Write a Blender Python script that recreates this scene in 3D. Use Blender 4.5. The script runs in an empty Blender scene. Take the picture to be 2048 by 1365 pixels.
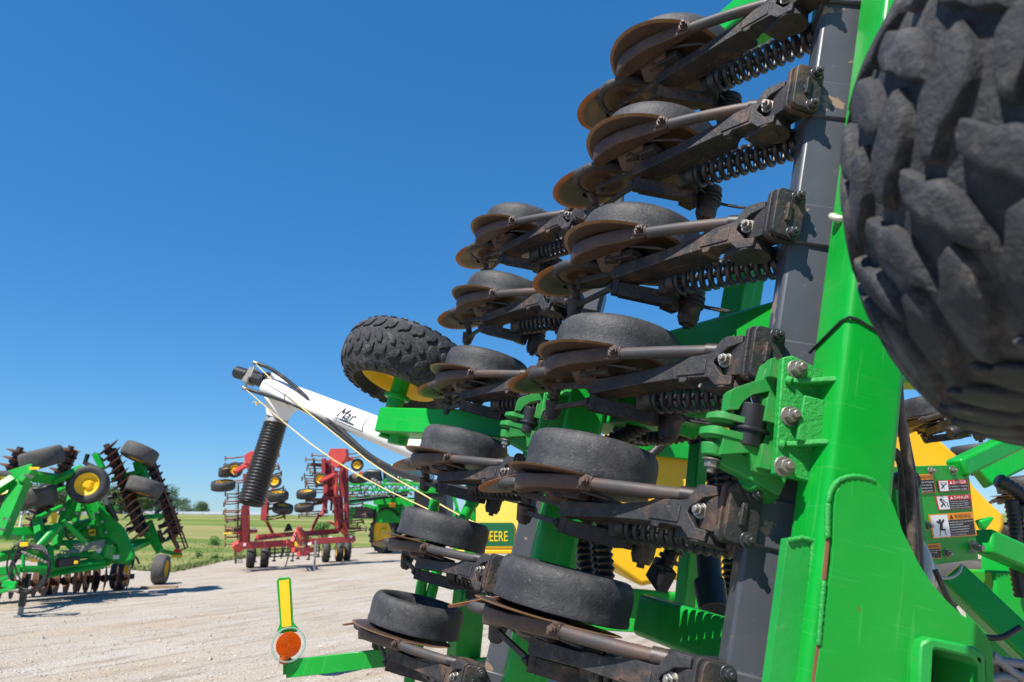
import bpy, bmesh, math, random
from mathutils import Vector, Matrix, Quaternion
from mathutils.geometry import tessellate_polygon

random.seed(7)
C = bpy.context.scene.collection
R = math.radians
PI = math.pi
EYE = 1.7                                   # height of the photographer's eye above the yard
FPX, CX, CY = 1400.0, 1024.0, 682.5         # focal length and centre of the 2048 px wide photograph
PITCH = math.atan((1040 - 682.5) / FPX)
CP, SP = math.cos(PITCH), math.sin(PITCH)
CAM = Vector((0, 0, EYE))


def sight(px, py):
    """direction from the eye through a point of the photograph"""
    a, b = (px - CX) / FPX, -(py - CY) / FPX
    return Vector((a, CP - b * SP, SP + b * CP))


def at(px, py, dist):
    """the point seen at px, py whose distance in front of the eye (world Y) is dist"""
    v = sight(px, py)
    return CAM + v * (dist / v.y)


def gnd(px, py, z=0.0):
    v = sight(px, py)
    return CAM + v * ((z - EYE) / v.z)


# ------------------------------------------------------------------ mesh builder
class MB:
    def __init__(self):
        self.v, self.f, self.m, self.cur = [], [], [], 0

    def add(self, vs, fs):
        n = len(self.v)
        self.v += [Vector(p) for p in vs]
        for f in fs:
            self.f.append([i + n for i in f])
            self.m.append(self.cur)
        return self

    def mat(self, i):
        self.cur = i
        return self

    def box(self, c, s, q=None):
        c = Vector(c)
        vs = []
        for x in (-.5, .5):
            for y in (-.5, .5):
                for z in (-.5, .5):
                    p = Vector((x * s[0], y * s[1], z * s[2]))
                    vs.append(c + (q @ p if q else p))
        return self.add(vs, [(0, 1, 3, 2), (4, 6, 7, 5), (0, 4, 5, 1), (2, 3, 7, 6), (0, 2, 6, 4), (1, 5, 7, 3)])

    def beam(self, a, b, w, h, up=(0, 0, 1), w2=None, h2=None):
        """rectangular bar from a to b, w across, h along up"""
        a, b = Vector(a), Vector(b)
        t = (b - a).normalized()
        s = t.cross(Vector(up))
        if s.length < 1e-4:
            s = t.cross(Vector((1, 0, 0)))
        s.normalize()
        u = s.cross(t)
        w2, h2 = w2 or w, h2 or h
        vs = []
        for p, ww, hh in ((a, w, h), (b, w2, h2)):
            for i, j in ((-1, -1), (1, -1), (1, 1), (-1, 1)):
                vs.append(p + s * (i * ww / 2) + u * (j * hh / 2))
        return self.add(vs, [(3, 2, 1, 0), (4, 5, 6, 7), (0, 1, 5, 4), (1, 2, 6, 5), (2, 3, 7, 6), (3, 0, 4, 7)])

    @staticmethod
    def frame(t):
        t = t.normalized()
        s = t.cross(Vector((0, 0, 1)))
        if s.length < 1e-3:
            s = t.cross(Vector((1, 0, 0)))
        s.normalize()
        return s, s.cross(t).normalized()

    def cyl(self, a, b, r, r2=None, n=16, caps=True, turn=0.0):
        a, b = Vector(a), Vector(b)
        r2 = r if r2 is None else r2
        s, u = self.frame(b - a)
        vs = []
        for p, rr in ((a, r), (b, r2)):
            for k in range(n):
                t = 2 * PI * k / n + turn
                vs.append(p + s * (rr * math.cos(t)) + u * (rr * math.sin(t)))
        fs = [(k, (k + 1) % n, n + (k + 1) % n, n + k) for k in range(n)]
        if caps:
            fs += [tuple(range(n - 1, -1, -1)), tuple(range(n, 2 * n))]
        return self.add(vs, fs)

    def tube(self, path, r, n=8, caps=True, smooth=0, ribs=None):
        path = [Vector(p) for p in path]
        for _ in range(smooth):                                    # Chaikin corner cutting
            q = [path[0]]
            for a, b in zip(path, path[1:]):
                q += [a.lerp(b, .25), a.lerp(b, .75)]
            path = q + [path[-1]]
        if ribs:                                                   # corrugated hose: resample and swell
            step, amp = ribs
            out, acc = [path[0]], 0.0
            for a, b in zip(path, path[1:]):
                L = (b - a).length
                k = step / 2 - acc
                while k < L:
                    out.append(a.lerp(b, k / L))
                    k += step / 2
                acc = (acc + L) % (step / 2)
            path = out
            rr = [r + (amp if i % 2 else -amp) for i in range(len(path))]
        else:
            rr = r if isinstance(r, (list, tuple)) else [r] * len(path)
            if len(rr) != len(path):
                rr = [rr[0] + (rr[-1] - rr[0]) * i / (len(path) - 1) for i in range(len(path))]
        vs, s = [], None
        for i, p in enumerate(path):
            t = (path[min(i + 1, len(path) - 1)] - path[max(i - 1, 0)]).normalized()
            if s is None:
                s = self.frame(t)[0]
            s = s - t * s.dot(t)
            if s.length < 1e-6:
                s = self.frame(t)[0]
            s.normalize()
            u = s.cross(t)
            for k in range(n):
                w = 2 * PI * k / n
                vs.append(p + s * (rr[i] * math.cos(w)) + u * (rr[i] * math.sin(w)))
        fs = []
        for i in range(len(path) - 1):
            for k in range(n):
                fs.append((i * n + k, i * n + (k + 1) % n, (i + 1) * n + (k + 1) % n, (i + 1) * n + k))
        if caps:
            m = (len(path) - 1) * n
            fs += [tuple(range(n - 1, -1, -1)), tuple(range(m, m + n))]
        return self.add(vs, fs)

    def rev(self, prof, o, axis, n=32, closed=False, a0=0.0, a1=2 * PI):
        """profile of (radius, height) turned about the axis through o"""
        o, ax = Vector(o), Vector(axis).normalized()
        s, u = self.frame(ax)
        full = abs(a1 - a0 - 2 * PI) < 1e-6
        m = n if full else n + 1
        vs = []
        for k in range(m):
            t = a0 + (a1 - a0) * k / n
            dr = s * math.cos(t) + u * math.sin(t)
            for r, h in prof:
                vs.append(o + dr * r + ax * h)
        L = len(prof)
        fs = []
        for k in range(n):
            k2 = (k + 1) % m
            for j in range(L if closed else L - 1):
                j2 = (j + 1) % L
                fs.append((k * L + j, k2 * L + j, k2 * L + j2, k * L + j2))
        return self.add(vs, fs)

    def prism(self, poly, vec):
        """polygon (3-D points, may be concave) pushed along vec"""
        poly = [Vector(p) for p in poly]
        vec = Vector(vec)
        n = len(poly)
        tri = tessellate_polygon([poly])
        vs = poly + [p + vec for p in poly]
        fs = [tuple(t) for t in tri] + [tuple(i + n for i in reversed(t)) for t in tri]
        fs += [(i, (i + 1) % n, n + (i + 1) % n, n + i) for i in range(n)]
        return self.add(vs, fs)

    def hull(self, pts):
        bm = bmesh.new()
        for p in pts:
            bm.verts.new(p)
        r = bmesh.ops.convex_hull(bm, input=bm.verts)
        bm.verts.ensure_lookup_table()
        bm.verts.index_update()
        used = sorted({v.index for f in bm.faces for v in f.verts})
        ix = {j: i for i, j in enumerate(used)}
        vs = [bm.verts[j].co.copy() for j in used]
        fs = [tuple(ix[v.index] for v in f.verts) for f in bm.faces]
        bm.free()
        return self.add(vs, fs)

    def coil(self, a, b, rad, r, turns, n=8, per=14):
        a, b = Vector(a), Vector(b)
        s, u = self.frame(b - a)
        N = int(turns * per)
        path = []
        for i in range(N + 1):
            k = i / N
            t = 2 * PI * turns * k
            path.append(a.lerp(b, k) + s * (rad * math.cos(t)) + u * (rad * math.sin(t)))
        return self.tube(path, r, n)

    def bolt(self, p, axis, r=.012, h=.012, stud=True, washer=True):
        p, ax = Vector(p), Vector(axis).normalized()
        q = p
        if washer:
            self.cyl(q, q + ax * (h * .2), r * 1.35, n=14)
            q = q + ax * (h * .2)
        self.cyl(q, q + ax * h, r, r * .98, n=6)
        if stud:
            self.cyl(q + ax * h, q + ax * (h * 1.7), r * .55, r * .5, n=10)
        return self

    def ball(self, c, r, n=10, m=6, sc=(1, 1, 1)):
        c = Vector(c)
        vs, fs = [], []
        for j in range(m + 1):
            ph = PI * j / m
            for k in range(n):
                t = 2 * PI * k / n
                vs.append(c + Vector((r * sc[0] * math.sin(ph) * math.cos(t), r * sc[1] * math.sin(ph) * math.sin(t), r * sc[2] * math.cos(ph))))
        for j in range(m):
            for k in range(n):
                fs.append((j * n + k, (j + 1) * n + k, (j + 1) * n + (k + 1) % n, j * n + (k + 1) % n))
        return self.add(vs, fs)

    def quadmap(self, mesh_vf, bl, br, tr, tl, lift):
        vs, fs = mesh_vf
        bl, br, tr, tl = map(Vector, (bl, br, tr, tl))
        nn = (br - bl).cross(tl - bl).normalized() * lift
        out = []
        for x, y in vs:
            out.append((bl.lerp(br, x)).lerp(tl.lerp(tr, x), y) + nn)
        return self.add(out, fs)

    def build(self, name, mats, parent=None, W=None, bevel=0.0, sharp=35, seg=2, tri=False):
        me = bpy.data.meshes.new(name)
        me.from_pydata([tuple(p) for p in self.v], [], self.f)
        if not isinstance(mats, (list, tuple)):
            mats = [mats]
        for m in mats:
            me.materials.append(m)
        me.polygons.foreach_set('material_index', self.m)
        bm = bmesh.new()
        bm.from_mesh(me)
        bmesh.ops.remove_doubles(bm, verts=bm.verts, dist=1e-6)
        bmesh.ops.recalc_face_normals(bm, faces=bm.faces)
        bm.to_mesh(me)
        bm.free()
        if sharp:
            me.shade_smooth()
            me.set_sharp_from_angle(angle=R(sharp))
        o = bpy.data.objects.new(name, me)
        C.objects.link(o)
        M4 = W if W is not None else Matrix.Identity(4)
        if parent:
            o.parent = parent
            M4 = WORLD[parent.name].inverted() @ M4
            WORLD[o.name] = WORLD[parent.name] @ M4
        else:
            WORLD[o.name] = M4
        o.matrix_basis = M4
        if bevel:
            b = o.modifiers.new('bevel', 'BEVEL')
            b.width, b.segments, b.limit_method, b.angle_limit = bevel, seg, 'ANGLE', R(40)
            b.harden_normals = False
        return o


WORLD = {}


def tag(o, label=None, cat=None, group=None, kind=None):
    for k, v in (('label', label), ('category', cat), ('group', group), ('kind', kind)):
        if v:
            o[k] = v
    return o


def thing(name, label, cat, loc=(0, 0, 0), group=None):
    o = bpy.data.objects.new(name, None)
    C.objects.link(o)
    o.empty_display_size = .2
    o.location = loc
    WORLD[o.name] = Matrix.Translation(Vector(loc))
    return tag(o, label, cat, group)


_tx = {}


def text_vf(s, shear=0.0):
    """letters as flat faces in a unit box (x 0..1, y 0..1)"""
    if (s, shear) in _tx:
        return _tx[(s, shear)]
    cu = bpy.data.curves.new('t', 'FONT')
    cu.body, cu.size, cu.shear, cu.resolution_u = s, 1.0, shear, 3
    ob = bpy.data.objects.new('t', cu)
    C.objects.link(ob)
    bpy.context.view_layer.update()
    me = bpy.data.meshes.new_from_object(ob.evaluated_get(bpy.context.evaluated_depsgraph_get()))
    xs = [v.co.x for v in me.vertices]
    ys = [v.co.y for v in me.vertices]
    x0, x1, y0, y1 = min(xs), max(xs), min(ys), max(ys)
    vf = ([((v.co.x - x0) / (x1 - x0), (v.co.y - y0) / (y1 - y0)) for v in me.vertices], [tuple(p.vertices) for p in me.polygons])
    bpy.data.objects.remove(ob)
    bpy.data.curves.remove(cu)
    bpy.data.meshes.remove(me)
    _tx[(s, shear)] = vf
    return vf


# ------------------------------------------------------------------ materials
def new_mat(name):
    m = bpy.data.materials.new(name)
    m.use_nodes = True
    nt = m.node_tree
    b = nt.nodes['Principled BSDF']
    return m, nt, b


def L(nt, a, b):
    nt.links.new(a, b)


def coords(nt, world=False, jitter=True):
    tc = nt.nodes.new('ShaderNodeTexCoord')
    if world:
        g = nt.nodes.new('ShaderNodeNewGeometry')
        return g.outputs['Position']
    if not jitter:
        return tc.outputs['Object']
    oi = nt.nodes.new('ShaderNodeObjectInfo')
    k = nt.nodes.new('ShaderNodeMath')
    k.operation = 'MULTIPLY'
    k.inputs[1].default_value = 31.7
    L(nt, oi.outputs['Random'], k.inputs[0])
    a = nt.nodes.new('ShaderNodeVectorMath')
    a.operation = 'ADD'
    L(nt, tc.outputs['Object'], a.inputs[0])
    L(nt, k.outputs[0], a.inputs[1])
    return a.outputs[0]


def noise(nt, vec, scale, detail=5, rough=.6, dist=0.0):
    n = nt.nodes.new('ShaderNodeTexNoise')
    n.inputs['Scale'].default_value = scale
    n.inputs['Detail'].default_value = detail
    n.inputs['Roughness'].default_value = rough
    n.inputs['Distortion'].default_value = dist
    L(nt, vec, n.inputs['Vector'])
    return n.outputs['Fac']


def ramp(nt, fac, a, b, ca=(0, 0, 0), cb=(1, 1, 1)):
    r = nt.nodes.new('ShaderNodeValToRGB')
    r.color_ramp.elements[0].position = a
    r.color_ramp.elements[1].position = b
    r.color_ramp.elements[0].color = (*ca, 1)
    r.color_ramp.elements[1].color = (*cb, 1)
    L(nt, fac, r.inputs[0])
    return r.outputs[0]


def mix(nt, fac, a, b):
    m = nt.nodes.new('ShaderNodeMix')
    m.data_type = 'RGBA'
    for sock, v in ((m.inputs['Factor'], fac), (m.inputs['A'], a), (m.inputs['B'], b)):
        if isinstance(v, (int, float)):
            sock.default_value = v
        elif isinstance(v, tuple):
            sock.default_value = (*v, 1)
        else:
            L(nt, v, sock)
    return m.outputs['Result']


def bump(nt, b, h, strength=.3, dist=.01):
    n = nt.nodes.new('ShaderNodeBump')
    n.inputs['Strength'].default_value = strength
    n.inputs['Distance'].default_value = dist
    L(nt, h, n.inputs['Height'])
    L(nt, n.outputs[0], b.inputs['Normal'])


def surf(name, col, rough=.5, metal=0.0, layers=(), bumps=None, vary=.15, vscale=3, world=False, rvar=.1, coat=0.0, spec=.5, scratch=None):
    """painted / cast / rubber surface: base colour with slow variation, then patches
    layers = (colour, noise scale, threshold, softness, amount)"""
    m, nt, b = new_mat(name)
    vec = coords(nt, world)
    c = mix(nt, ramp(nt, noise(nt, vec, vscale, 4), .3, .7), tuple(x * (1 - vary) for x in col), tuple(min(1, x * (1 + vary)) for x in col))
    rgh = None
    for lc, sc, th, so, am in layers:
        f = ramp(nt, noise(nt, vec, sc, 7, .68, .3), th, th + so, (0, 0, 0), (am,) * 3)
        c = mix(nt, f, c, lc)
        rgh = f if rgh is None else rgh
    if scratch:
        for k, (sx, sy, sz) in enumerate(((3, 260, 9), (150, 4, 60))):
            mp_ = nt.nodes.new('ShaderNodeMapping')
            mp_.inputs['Scale'].default_value = (sx, sy, sz)
            mp_.inputs['Rotation'].default_value = (.5, .3 + k, .4)
            L(nt, vec, mp_.inputs[0])
            f = ramp(nt, noise(nt, mp_.outputs[0], .8, 3, .5), .64, .67, (0, 0, 0), (.17,) * 3)
            c = mix(nt, f, c, scratch)
        f = ramp(nt, noise(nt, vec, 2.3, 8, .72, .6), .42, .72, (0, 0, 0), (.07,) * 3)
        c = mix(nt, f, c, DUST)
    L(nt, c, b.inputs['Base Color'])
    r = nt.nodes.new('ShaderNodeMapRange')
    r.inputs['To Min'].default_value = max(.03, rough - rvar)
    r.inputs['To Max'].default_value = min(1, rough + rvar)
    L(nt, noise(nt, vec, vscale * 5, 4), r.inputs[0])
    L(nt, r.outputs[0], b.inputs['Roughness'])
    b.inputs['Metallic'].default_value = metal
    b.inputs['Specular IOR Level'].default_value = spec
    if coat:
        b.inputs['Coat Weight'].default_value = coat
        b.inputs['Coat Roughness'].default_value = .12
    if bumps:
        bs, st, di = bumps
        bump(nt, b, noise(nt, vec, bs, 6, .65), st, di)
    return m


RUST = (.16, .062, .022)
DUST = (.20, .165, .12)
M = {}
M['green'] = surf('green_paint', (.002, .295, .025), .36, spec=.32, layers=((DUST, 9, .70, .12, .25), (RUST, 11, .705, .012, .9), ((.05, .30, .07), 45, .66, .03, .5)), bumps=(45, .10, .003), vary=.14, vscale=2, rvar=.16, coat=.08, scratch=(.10, .45, .14))
M['green_worn'] = surf('worn_green_cast', (.013, .225, .034), .5, layers=((DUST, 14, .52, .22, .45), ((.06, .22, .06), 40, .5, .2, .5), (RUST, 6, .72, .03, .8)), bumps=(90, .25, .003), vary=.15)
M['green_weld'] = surf('green_weld_bead', (.012, .30, .042), .4, layers=((DUST, 30, .62, .15, .4), (RUST, 14, .66, .04, .9)), bumps=(120, .8, .006), vary=.15)
M['green_edge'] = surf('chipped_green_edge', (.010, .285, .04), .45, layers=((DUST, 22, .6, .1, .4), (RUST, 16, .645, .015, .95)), bumps=(80, .3, .003))
M['navy'] = surf('blue_black_paint', (.056, .061, .073), .42, layers=((DUST, 4, .62, .2, .25), ((.30, .20, .13), 7, .625, .012, .85), ((.16,.16,.17), 60, .64, .05, .6)), bumps=(70, .1, .002), vary=.15)
M['cast'] = surf('dark_cast_iron', (.024, .023, .024), .6, layers=(((.12, .066, .038), 9, .5, .16, .85), ((.008, .008, .009), 23, .52, .1, .7), ((.22, .165, .12), 34, .635, .07, .6)), bumps=(75, .6, .006), vary=.3, vscale=14)
M['cast_brown'] = surf('rust_brown_casting', (.060, .032, .021), .5, layers=(((.040, .026, .022), 6, .5, .2, .8), ((.17, .105, .07), 8, .6, .15, .55)), bumps=(75, .55, .006), vary=.35, vscale=14)
M['disc'] = surf('rusty_disc_steel', (.050, .030, .019), .5, .1, layers=(((.035, .026, .022), 5, .46, .2, .8), ((.20, .11, .05), 9, .60, .10, .5)), bumps=(160, .25, .002), vary=.3, vscale=6)
M['disc_orange'] = surf('orange_rust_edge', (.27, .10, .032), .6, layers=(((.12, .055, .03), 12, .5, .2, .7), ((.42, .24, .12), 20, .64, .1, .5)), bumps=(160, .25, .002), vary=.25, vscale=12)
M['disc_edge'] = surf('worn_disc_edge', (.20, .105, .045), .5, .1, layers=(((.08, .045, .025), 12, .5, .2, .7), ((.36, .24, .13), 20, .62, .1, .6)), bumps=(160, .25, .002), vary=.25, vscale=12)
M['steel_grey'] = surf('worn_grey_steel', (.10, .09, .075), .45, .4, layers=((RUST, 8, .55, .2, .6),), bumps=(120, .2, .002))
M['pipe'] = surf('worn_pipe', (.042, .040, .041), .58, .0, layers=(((.12, .06, .035), 6, .47, .2, .75), ((.17, .155, .14), 20, .64, .12, .5)), bumps=(120, .15, .002), vary=.2)
M['rubber'] = surf('smooth_black_rubber', (.024, .0245, .027), .62, layers=(((.10, .095, .09), 9, .46, .25, .6), ((.16, .14, .115), 70, .58, .1, .55), ((.006, .006, .007), 33, .60, .06, .6)), bumps=(120, .55, .004), vary=.25, vscale=5)
M['tread'] = surf('dusty_tyre_rubber', (.022, .023, .027), .75, layers=(((.12, .118, .118), 9, .52, .16, .7), (DUST, 26, .58, .16, .5)), bumps=(55, .9, .012), vary=.25, vscale=6)
M['tread_dusty'] = surf('dusty_grey_tread', (.085, .080, .074), .8, layers=(((.15, .135, .115), 9, .5, .2, .7), ((.03, .03, .03), 60, .5, .1, .7)), bumps=(50, .9, .02), vary=.25)
M['tyre'] = surf('tyre_sidewall', (.030, .029, .028), .65, layers=(((.10, .088, .07), 7, .5, .25, .6),), bumps=(60, .2, .003), vary=.2)
M['spring'] = surf('black_spring_steel', (.024, .025, .027), .42, .2, layers=(((.13, .12, .11), 14, .54, .2, .6), ((.12, .06, .03), 9, .6, .12, .7)), bumps=(90, .2, .002), vary=.2)
M['black'] = surf('black_plastic', (.012, .012, .013), .42, layers=((DUST, 8, .6, .2, .18),), vary=.2)
M['hose'] = surf('black_hose', (.016, .015, .014), .48, layers=(((.16, .115, .08), 6, .55, .18, .65),), bumps=(80, .2, .002), vary=.2)
M['hose_dusty'] = surf('dusty_hose', (.030, .026, .022), .6, layers=(((.20, .15, .105), 7, .45, .2, .75),), bumps=(80, .3, .003), vary=.25)
M['zinc'] = surf('zinc_bolt', (.29, .27, .235), .42, .7, layers=(((.20, .13, .08), 14, .56, .15, .7),), vary=.2, vscale=20)
M['dark_bolt'] = surf('dark_bolt', (.075, .075, .08), .35, .6, layers=(((.12, .07, .05), 14, .58, .15, .7),), vary=.2, vscale=20)
M['yellow'] = surf('yellow_tank_plastic', (.78, .44, .008), .45, layers=((DUST, 3, .62, .25, .25),), bumps=(40, .05, .002), vary=.06)
M['yellow_pale'] = surf('sunlit_yellow', (.78, .62, .10), .5, layers=((DUST, 4, .62, .25, .25),), vary=.06)  # paler copy of the tank yellow, with sunlight put into the colour
M['yellow_rim'] = surf('yellow_rim_paint', (.80, .50, .008), .4, layers=((DUST, 8, .62, .2, .5),), vary=.08)
M['white'] = surf('white_paint', (.78, .77, .73), .4, layers=(((.50, .45, .36), 3, .58, .25, .4), ((.22, .14, .09), 6, .74, .03, .6)), vary=.04)
M['decal_white'] = surf('white_vinyl', (.78, .78, .77), .4, vary=.02)
M['decal_black'] = surf('black_vinyl', (.012, .012, .013), .4, vary=.02)
M['decal_orange'] = surf('orange_vinyl', (.83, .28, .01), .4, vary=.03)
M['decal_red'] = surf('red_vinyl', (.62, .018, .02), .4, vary=.03)
M['decal_yellow'] = surf('yellow_vinyl', (.80, .56, .02), .4, vary=.03)
M['decal_green'] = surf('green_vinyl', (.012, .12, .05), .35, vary=.05)
M['reflector'] = surf('yellow_reflector', (.85, .50, .01), .35, bumps=(400, .4, .001), vary=.05)
M['red'] = surf('faded_red_paint', (.52, .058, .044), .5, layers=(((.36, .045, .045), 3, .5, .25, .7), (DUST, 5, .6, .2, .35)), vary=.2)
M['red_dark'] = surf('shaded_red_paint', (.27, .028, .034), .5, layers=((DUST, 5, .6, .2, .3), (RUST, 4, .58, .1, .6)), vary=.2)  # deeper copy of the red, with shade put into the colour
M['rust'] = surf('rusty_steel', (.17, .07, .032), .65, layers=(((.06, .035, .025), 6, .48, .2, .8), ((.30, .15, .07), 8, .6, .15, .6)), vary=.3)
M['rust_dark'] = surf('dark_rusty_steel', (.045, .028, .022), .6, layers=((RUST, 5, .5, .2, .7),), vary=.3)
M['twine'] = surf('straw_twine', (.62, .48, .20), .8, vary=.15, vscale=30)
M['strap'] = surf('pale_rope', (.45, .42, .34), .8, vary=.1)
M['tan_pipe'] = surf('galvanised_hook', (.50, .47, .38), .45, .3, vary=.1)
M['wood'] = surf('weathered_plank', (.33, .25, .17), .8, vary=.25, vscale=8)
M['grey'] = surf('grey_steel', (.25, .25, .25), .5, .3, vary=.15)


def glassy(name, col, rough=.1, trans=0.0, alpha=1.0):
    m, nt, b = new_mat(name)
    b.inputs['Base Color'].default_value = (*col, 1)
    b.inputs['Roughness'].default_value = rough
    b.inputs['Transmission Weight'].default_value = trans
    return m


M['amber'] = glassy('amber_lens', (.55, .085, .002), .4, .05)
M['clear'] = glassy('clear_lens_rim', (.55, .72, .62), .12, .6)
M['cab_glass'] = glassy('tinted_cab_glass', (.04, .09, .10), .06, 0)
# ------------------------------------------------------------------ the folded wing's own axes
# X = rearwards, Y = along the folded (now upright) toolbar, Z = away from the soil side
AX_Y = Vector((.24, .031, .97)).normalized()
AX_X = Vector((-.40339, .912296, .070652)).normalized()
AX_Z = AX_X.cross(AX_Y).normalized()
PIV = Vector((.352, 1.693, -.343 + EYE))    # pin of the lowest near opener
PITCH_ROW = .381
FAR = Vector((1.1945, -.3029, -.0107))      # rear rank against the front rank, in wing axes


def wing(off=(0, 0, 0)):
    m = Matrix((AX_X, AX_Y, AX_Z)).transposed().to_4x4()
    m.translation = PIV + m.to_3x3() @ Vector(off)
    return m


W0 = wing()
W0I = W0.inverted()


def hit(px, py, axis, val):
    """point seen at px, py on the wing plane axis = val, in wing axes"""
    v = W0I.to_3x3() @ sight(px, py)
    o = W0I @ CAM
    t = (val - o[axis]) / v[axis]
    return o + v * t


def loc(p):
    return W0I @ Vector(p)


def wp(px, py, dist):
    return loc(at(px, py, dist))


ARM_U = Vector((.977, 0, -.213))
ARM_N = Vector((-.213, 0, -.977))


def armpt(s, y, off=0.0):
    return ARM_U * s + Vector((0, y, 0)) + ARM_N * off


NT = Vector((-.85, 0, -.53)).normalized()    # the toolbar's face towards the yard
LT = Vector((-.53, 0, .85)).normalized()
FN = Vector((-.97, 0, -.24)).normalized()    # bolting flanges face straight forward
FT = Vector((-.24, 0, .97)).normalized()


def make_row_unit(parent, W):
    a = MB()
    outline = [(.502, -.031), (.43, -.029), (.30, -.020), (.27, -.017), (.168, -.003), (.142, .010), (.06, .014), (.04, .018), (.022, .046),
               (.004, .054), (-.045, .056), (-.048, .036), (-.006, .026), (.03, -.002), (.034, -.012), (.002, -.046),
               (-.03, -.050), (-.03, -.074), (.02, -.072), (.045, -.050), (.112, -.048), (.118, -.060), (.139, -.060), (.142, -.048), (.22, -.053), (.30, -.058), (.49, -.078), (.503, -.074)]
    a.prism([armpt(s, y) for s, y in outline], ARM_N * -.05)
    # flange along the lower edge, wider than the web
    a.prism([armpt(s, y, -.05) for s, y in ((.15, -.047), (.15, -.028), (.49, -.052), (.49, -.074))], ARM_N * -.035)
    # raised pocket step near the pivot end
    a.prism([armpt(s, y, .0) for s, y in ((.15, -.010), (.055, .000), (.055, -.040), (.15, -.042))], ARM_N * .004)
    # pivot eyes above and below the knuckle
    e = Vector((.010, 0, .046))
    a.cyl(e + Vector((0, .030, 0)), e + Vector((0, .058, 0)), .044, n=20)
    a.cyl(e + Vector((0, -.078, 0)), e + Vector((0, -.046, 0)), .046, .043, n=20)
    a.cyl(e + Vector((0, -.080, 0)), e + Vector((0, -.076, 0)), .018, n=12)
    a.box(e + Vector((.045, -.06, .0)), (.07, .024, .07))
    u = a.build('row_unit', M['cast'], parent, W, bevel=.004)

    b = MB()                                                   # knuckle and bolting flange
    b.hull([Vector(p) for p in ((.012, .026, .015), (.012, -.044, .015), (.02, .02, .08), (.02, -.04, .08),
                               (-.062, .036, .008), (-.062, -.05, .008), (-.09, .036, .072), (-.09, -.05, .072))])
    for k, (w, h) in enumerate(((.084, .136), (.078, .130))):
        c = Vector((-.078, 0, .036)) + FN * (.004 + .021 * k) + FT * (.004 * k)
        q = Matrix((FT, Vector((0, 1, 0)), FN)).transposed()
        pts = []
        rr = .016
        for cx, cy, t0 in ((1, 1, 0), (-1, 1, 90), (-1, -1, 180), (1, -1, 270)):
            for t in (0, 30, 60, 90):
                pts.append(c + q @ Vector((cx * (w / 2 - rr) + rr * math.cos(R(t0 + t)), cy * (h / 2 - rr) + rr * math.sin(R(t0 + t)), 0)))
        b.prism(pts, FN * .017)
    b.box(Vector((-.078, 0, .036)) + FN * .045, (.01, .05, .014))
    b.cyl(Vector((-.078, -.004, .036)) + FN * .040, Vector((-.078, -.004, .036)) + FN * .0445, .011, n=14)
    b.build('bracket', M['cast'], u, W, bevel=.003)

    cl = MB()                                                  # steel sleeve clamped round the toolbar
    q = Matrix((LT, Vector((0, 1, 0)), NT)).transposed()
    c = Vector((-.09, 0, .063)) + LT * .064 + NT * -.062
    cl.box(c, (.142, .116, .136), q)
    cl.build('toolbar_clamp', M['navy'], u, W, bevel=.006)

    for y in (.050, -.052):
        bb = MB()
        p = Vector((-.078, y, .036)) + FN * .042 + FT * .020
        bb.bolt(p, FN, .0135, .014)
        bb.build('bolt', M['dark_bolt'], u, W, bevel=.0015)
    bb = MB()
    bb.bolt(armpt(.005, -.004, -.012), Vector((-.35, 0, -.94)), .0145, .015)
    bb.build('bolt', M['zinc'], u, W, bevel=.0015)

    t = MB()                                                   # gauge tyre, hollow on the outer side
    prof = [(.150, .062), (.170, .048), (.192, .044), (.2035, .047), (.2045, .058), (.2015, .072), (.2035, .095), (.2045, .118),
            (.202, .140), (.196, .156), (.186, .166), (.174, .169), (.164, .163), (.158, .150), (.155, .120), (.153, .085)]
    t.rev(prof, (.55, 0, 0), (0, 1, 0), 56, closed=True)
    tyre = t.build('gauge_tyre', M['rubber'], u, W, sharp=50)
    h = MB()
    h.rev([(.156, .10), (.150, .080), (.10, .070), (.06, .085), (.055, .110), (.0, .112)], (.55, 0, 0), (0, 1, 0), 32)
    h.rev([(.156, .094), (.148, .070), (.10, .062), (.05, .062), (.0, .062)], (.55, 0, 0), (0, 1, 0), 32)
    h.bolt((.55, .112, 0), (0, 1, 0), .02, .02)
    h.build('wheel_hub', M['black'], u, W)

    d = MB()                                                   # flat disc blade, slightly dished, with a worn bright edge
    dc = Vector((.499, .024, -.064))
    nd = Vector((.02, 1, .03))
    d.mat(0).rev([(.0, -.004), (.12, -.003), (.192, .0005), (.203, .0012)], dc, nd, 64)
    d.mat(1).rev([(.203, .0012), (.214, .0036), (.216, .0050), (.214, .0056), (.202, .0062)], dc, nd, 64)
    d.mat(0).rev([(.202, .0062), (.12, .002), (.0, .001)], dc, nd, 64)
    d.build('disc_blade', [M['disc'], M['disc_edge']], u, W, sharp=60)

    s = MB()                                                   # boot: a tapering casting under the blade
    def sect(x, z, hw, y0, y1, ang):
        dx, dz = math.cos(ang), math.sin(ang)
        return [Vector((x + dx * k * hw, y, z + dz * k * hw)) for k, y in ((-1, y1), (1, y1), (1.0, (y0 + y1) / 2), (.7, y0), (-.7, y0), (-1.0, (y0 + y1) / 2))]
    secs = [sect(.298, -.122, .019, -.004, .034, R(50)), sect(.345, -.139, .024, -.008, .034, R(55)), sect(.40, -.158, .034, -.014, .028, R(60)),
            sect(.46, -.178, .042, -.018, .020, R(64)), sect(.53, -.194, .040, -.026, .017, R(72)), sect(.575, -.200, .031, -.036, .016, R(80)), sect(.598, -.198, .022, -.040, .015, R(85))]
    vs = [p for sc in secs for p in sc]
    fs = []
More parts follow.
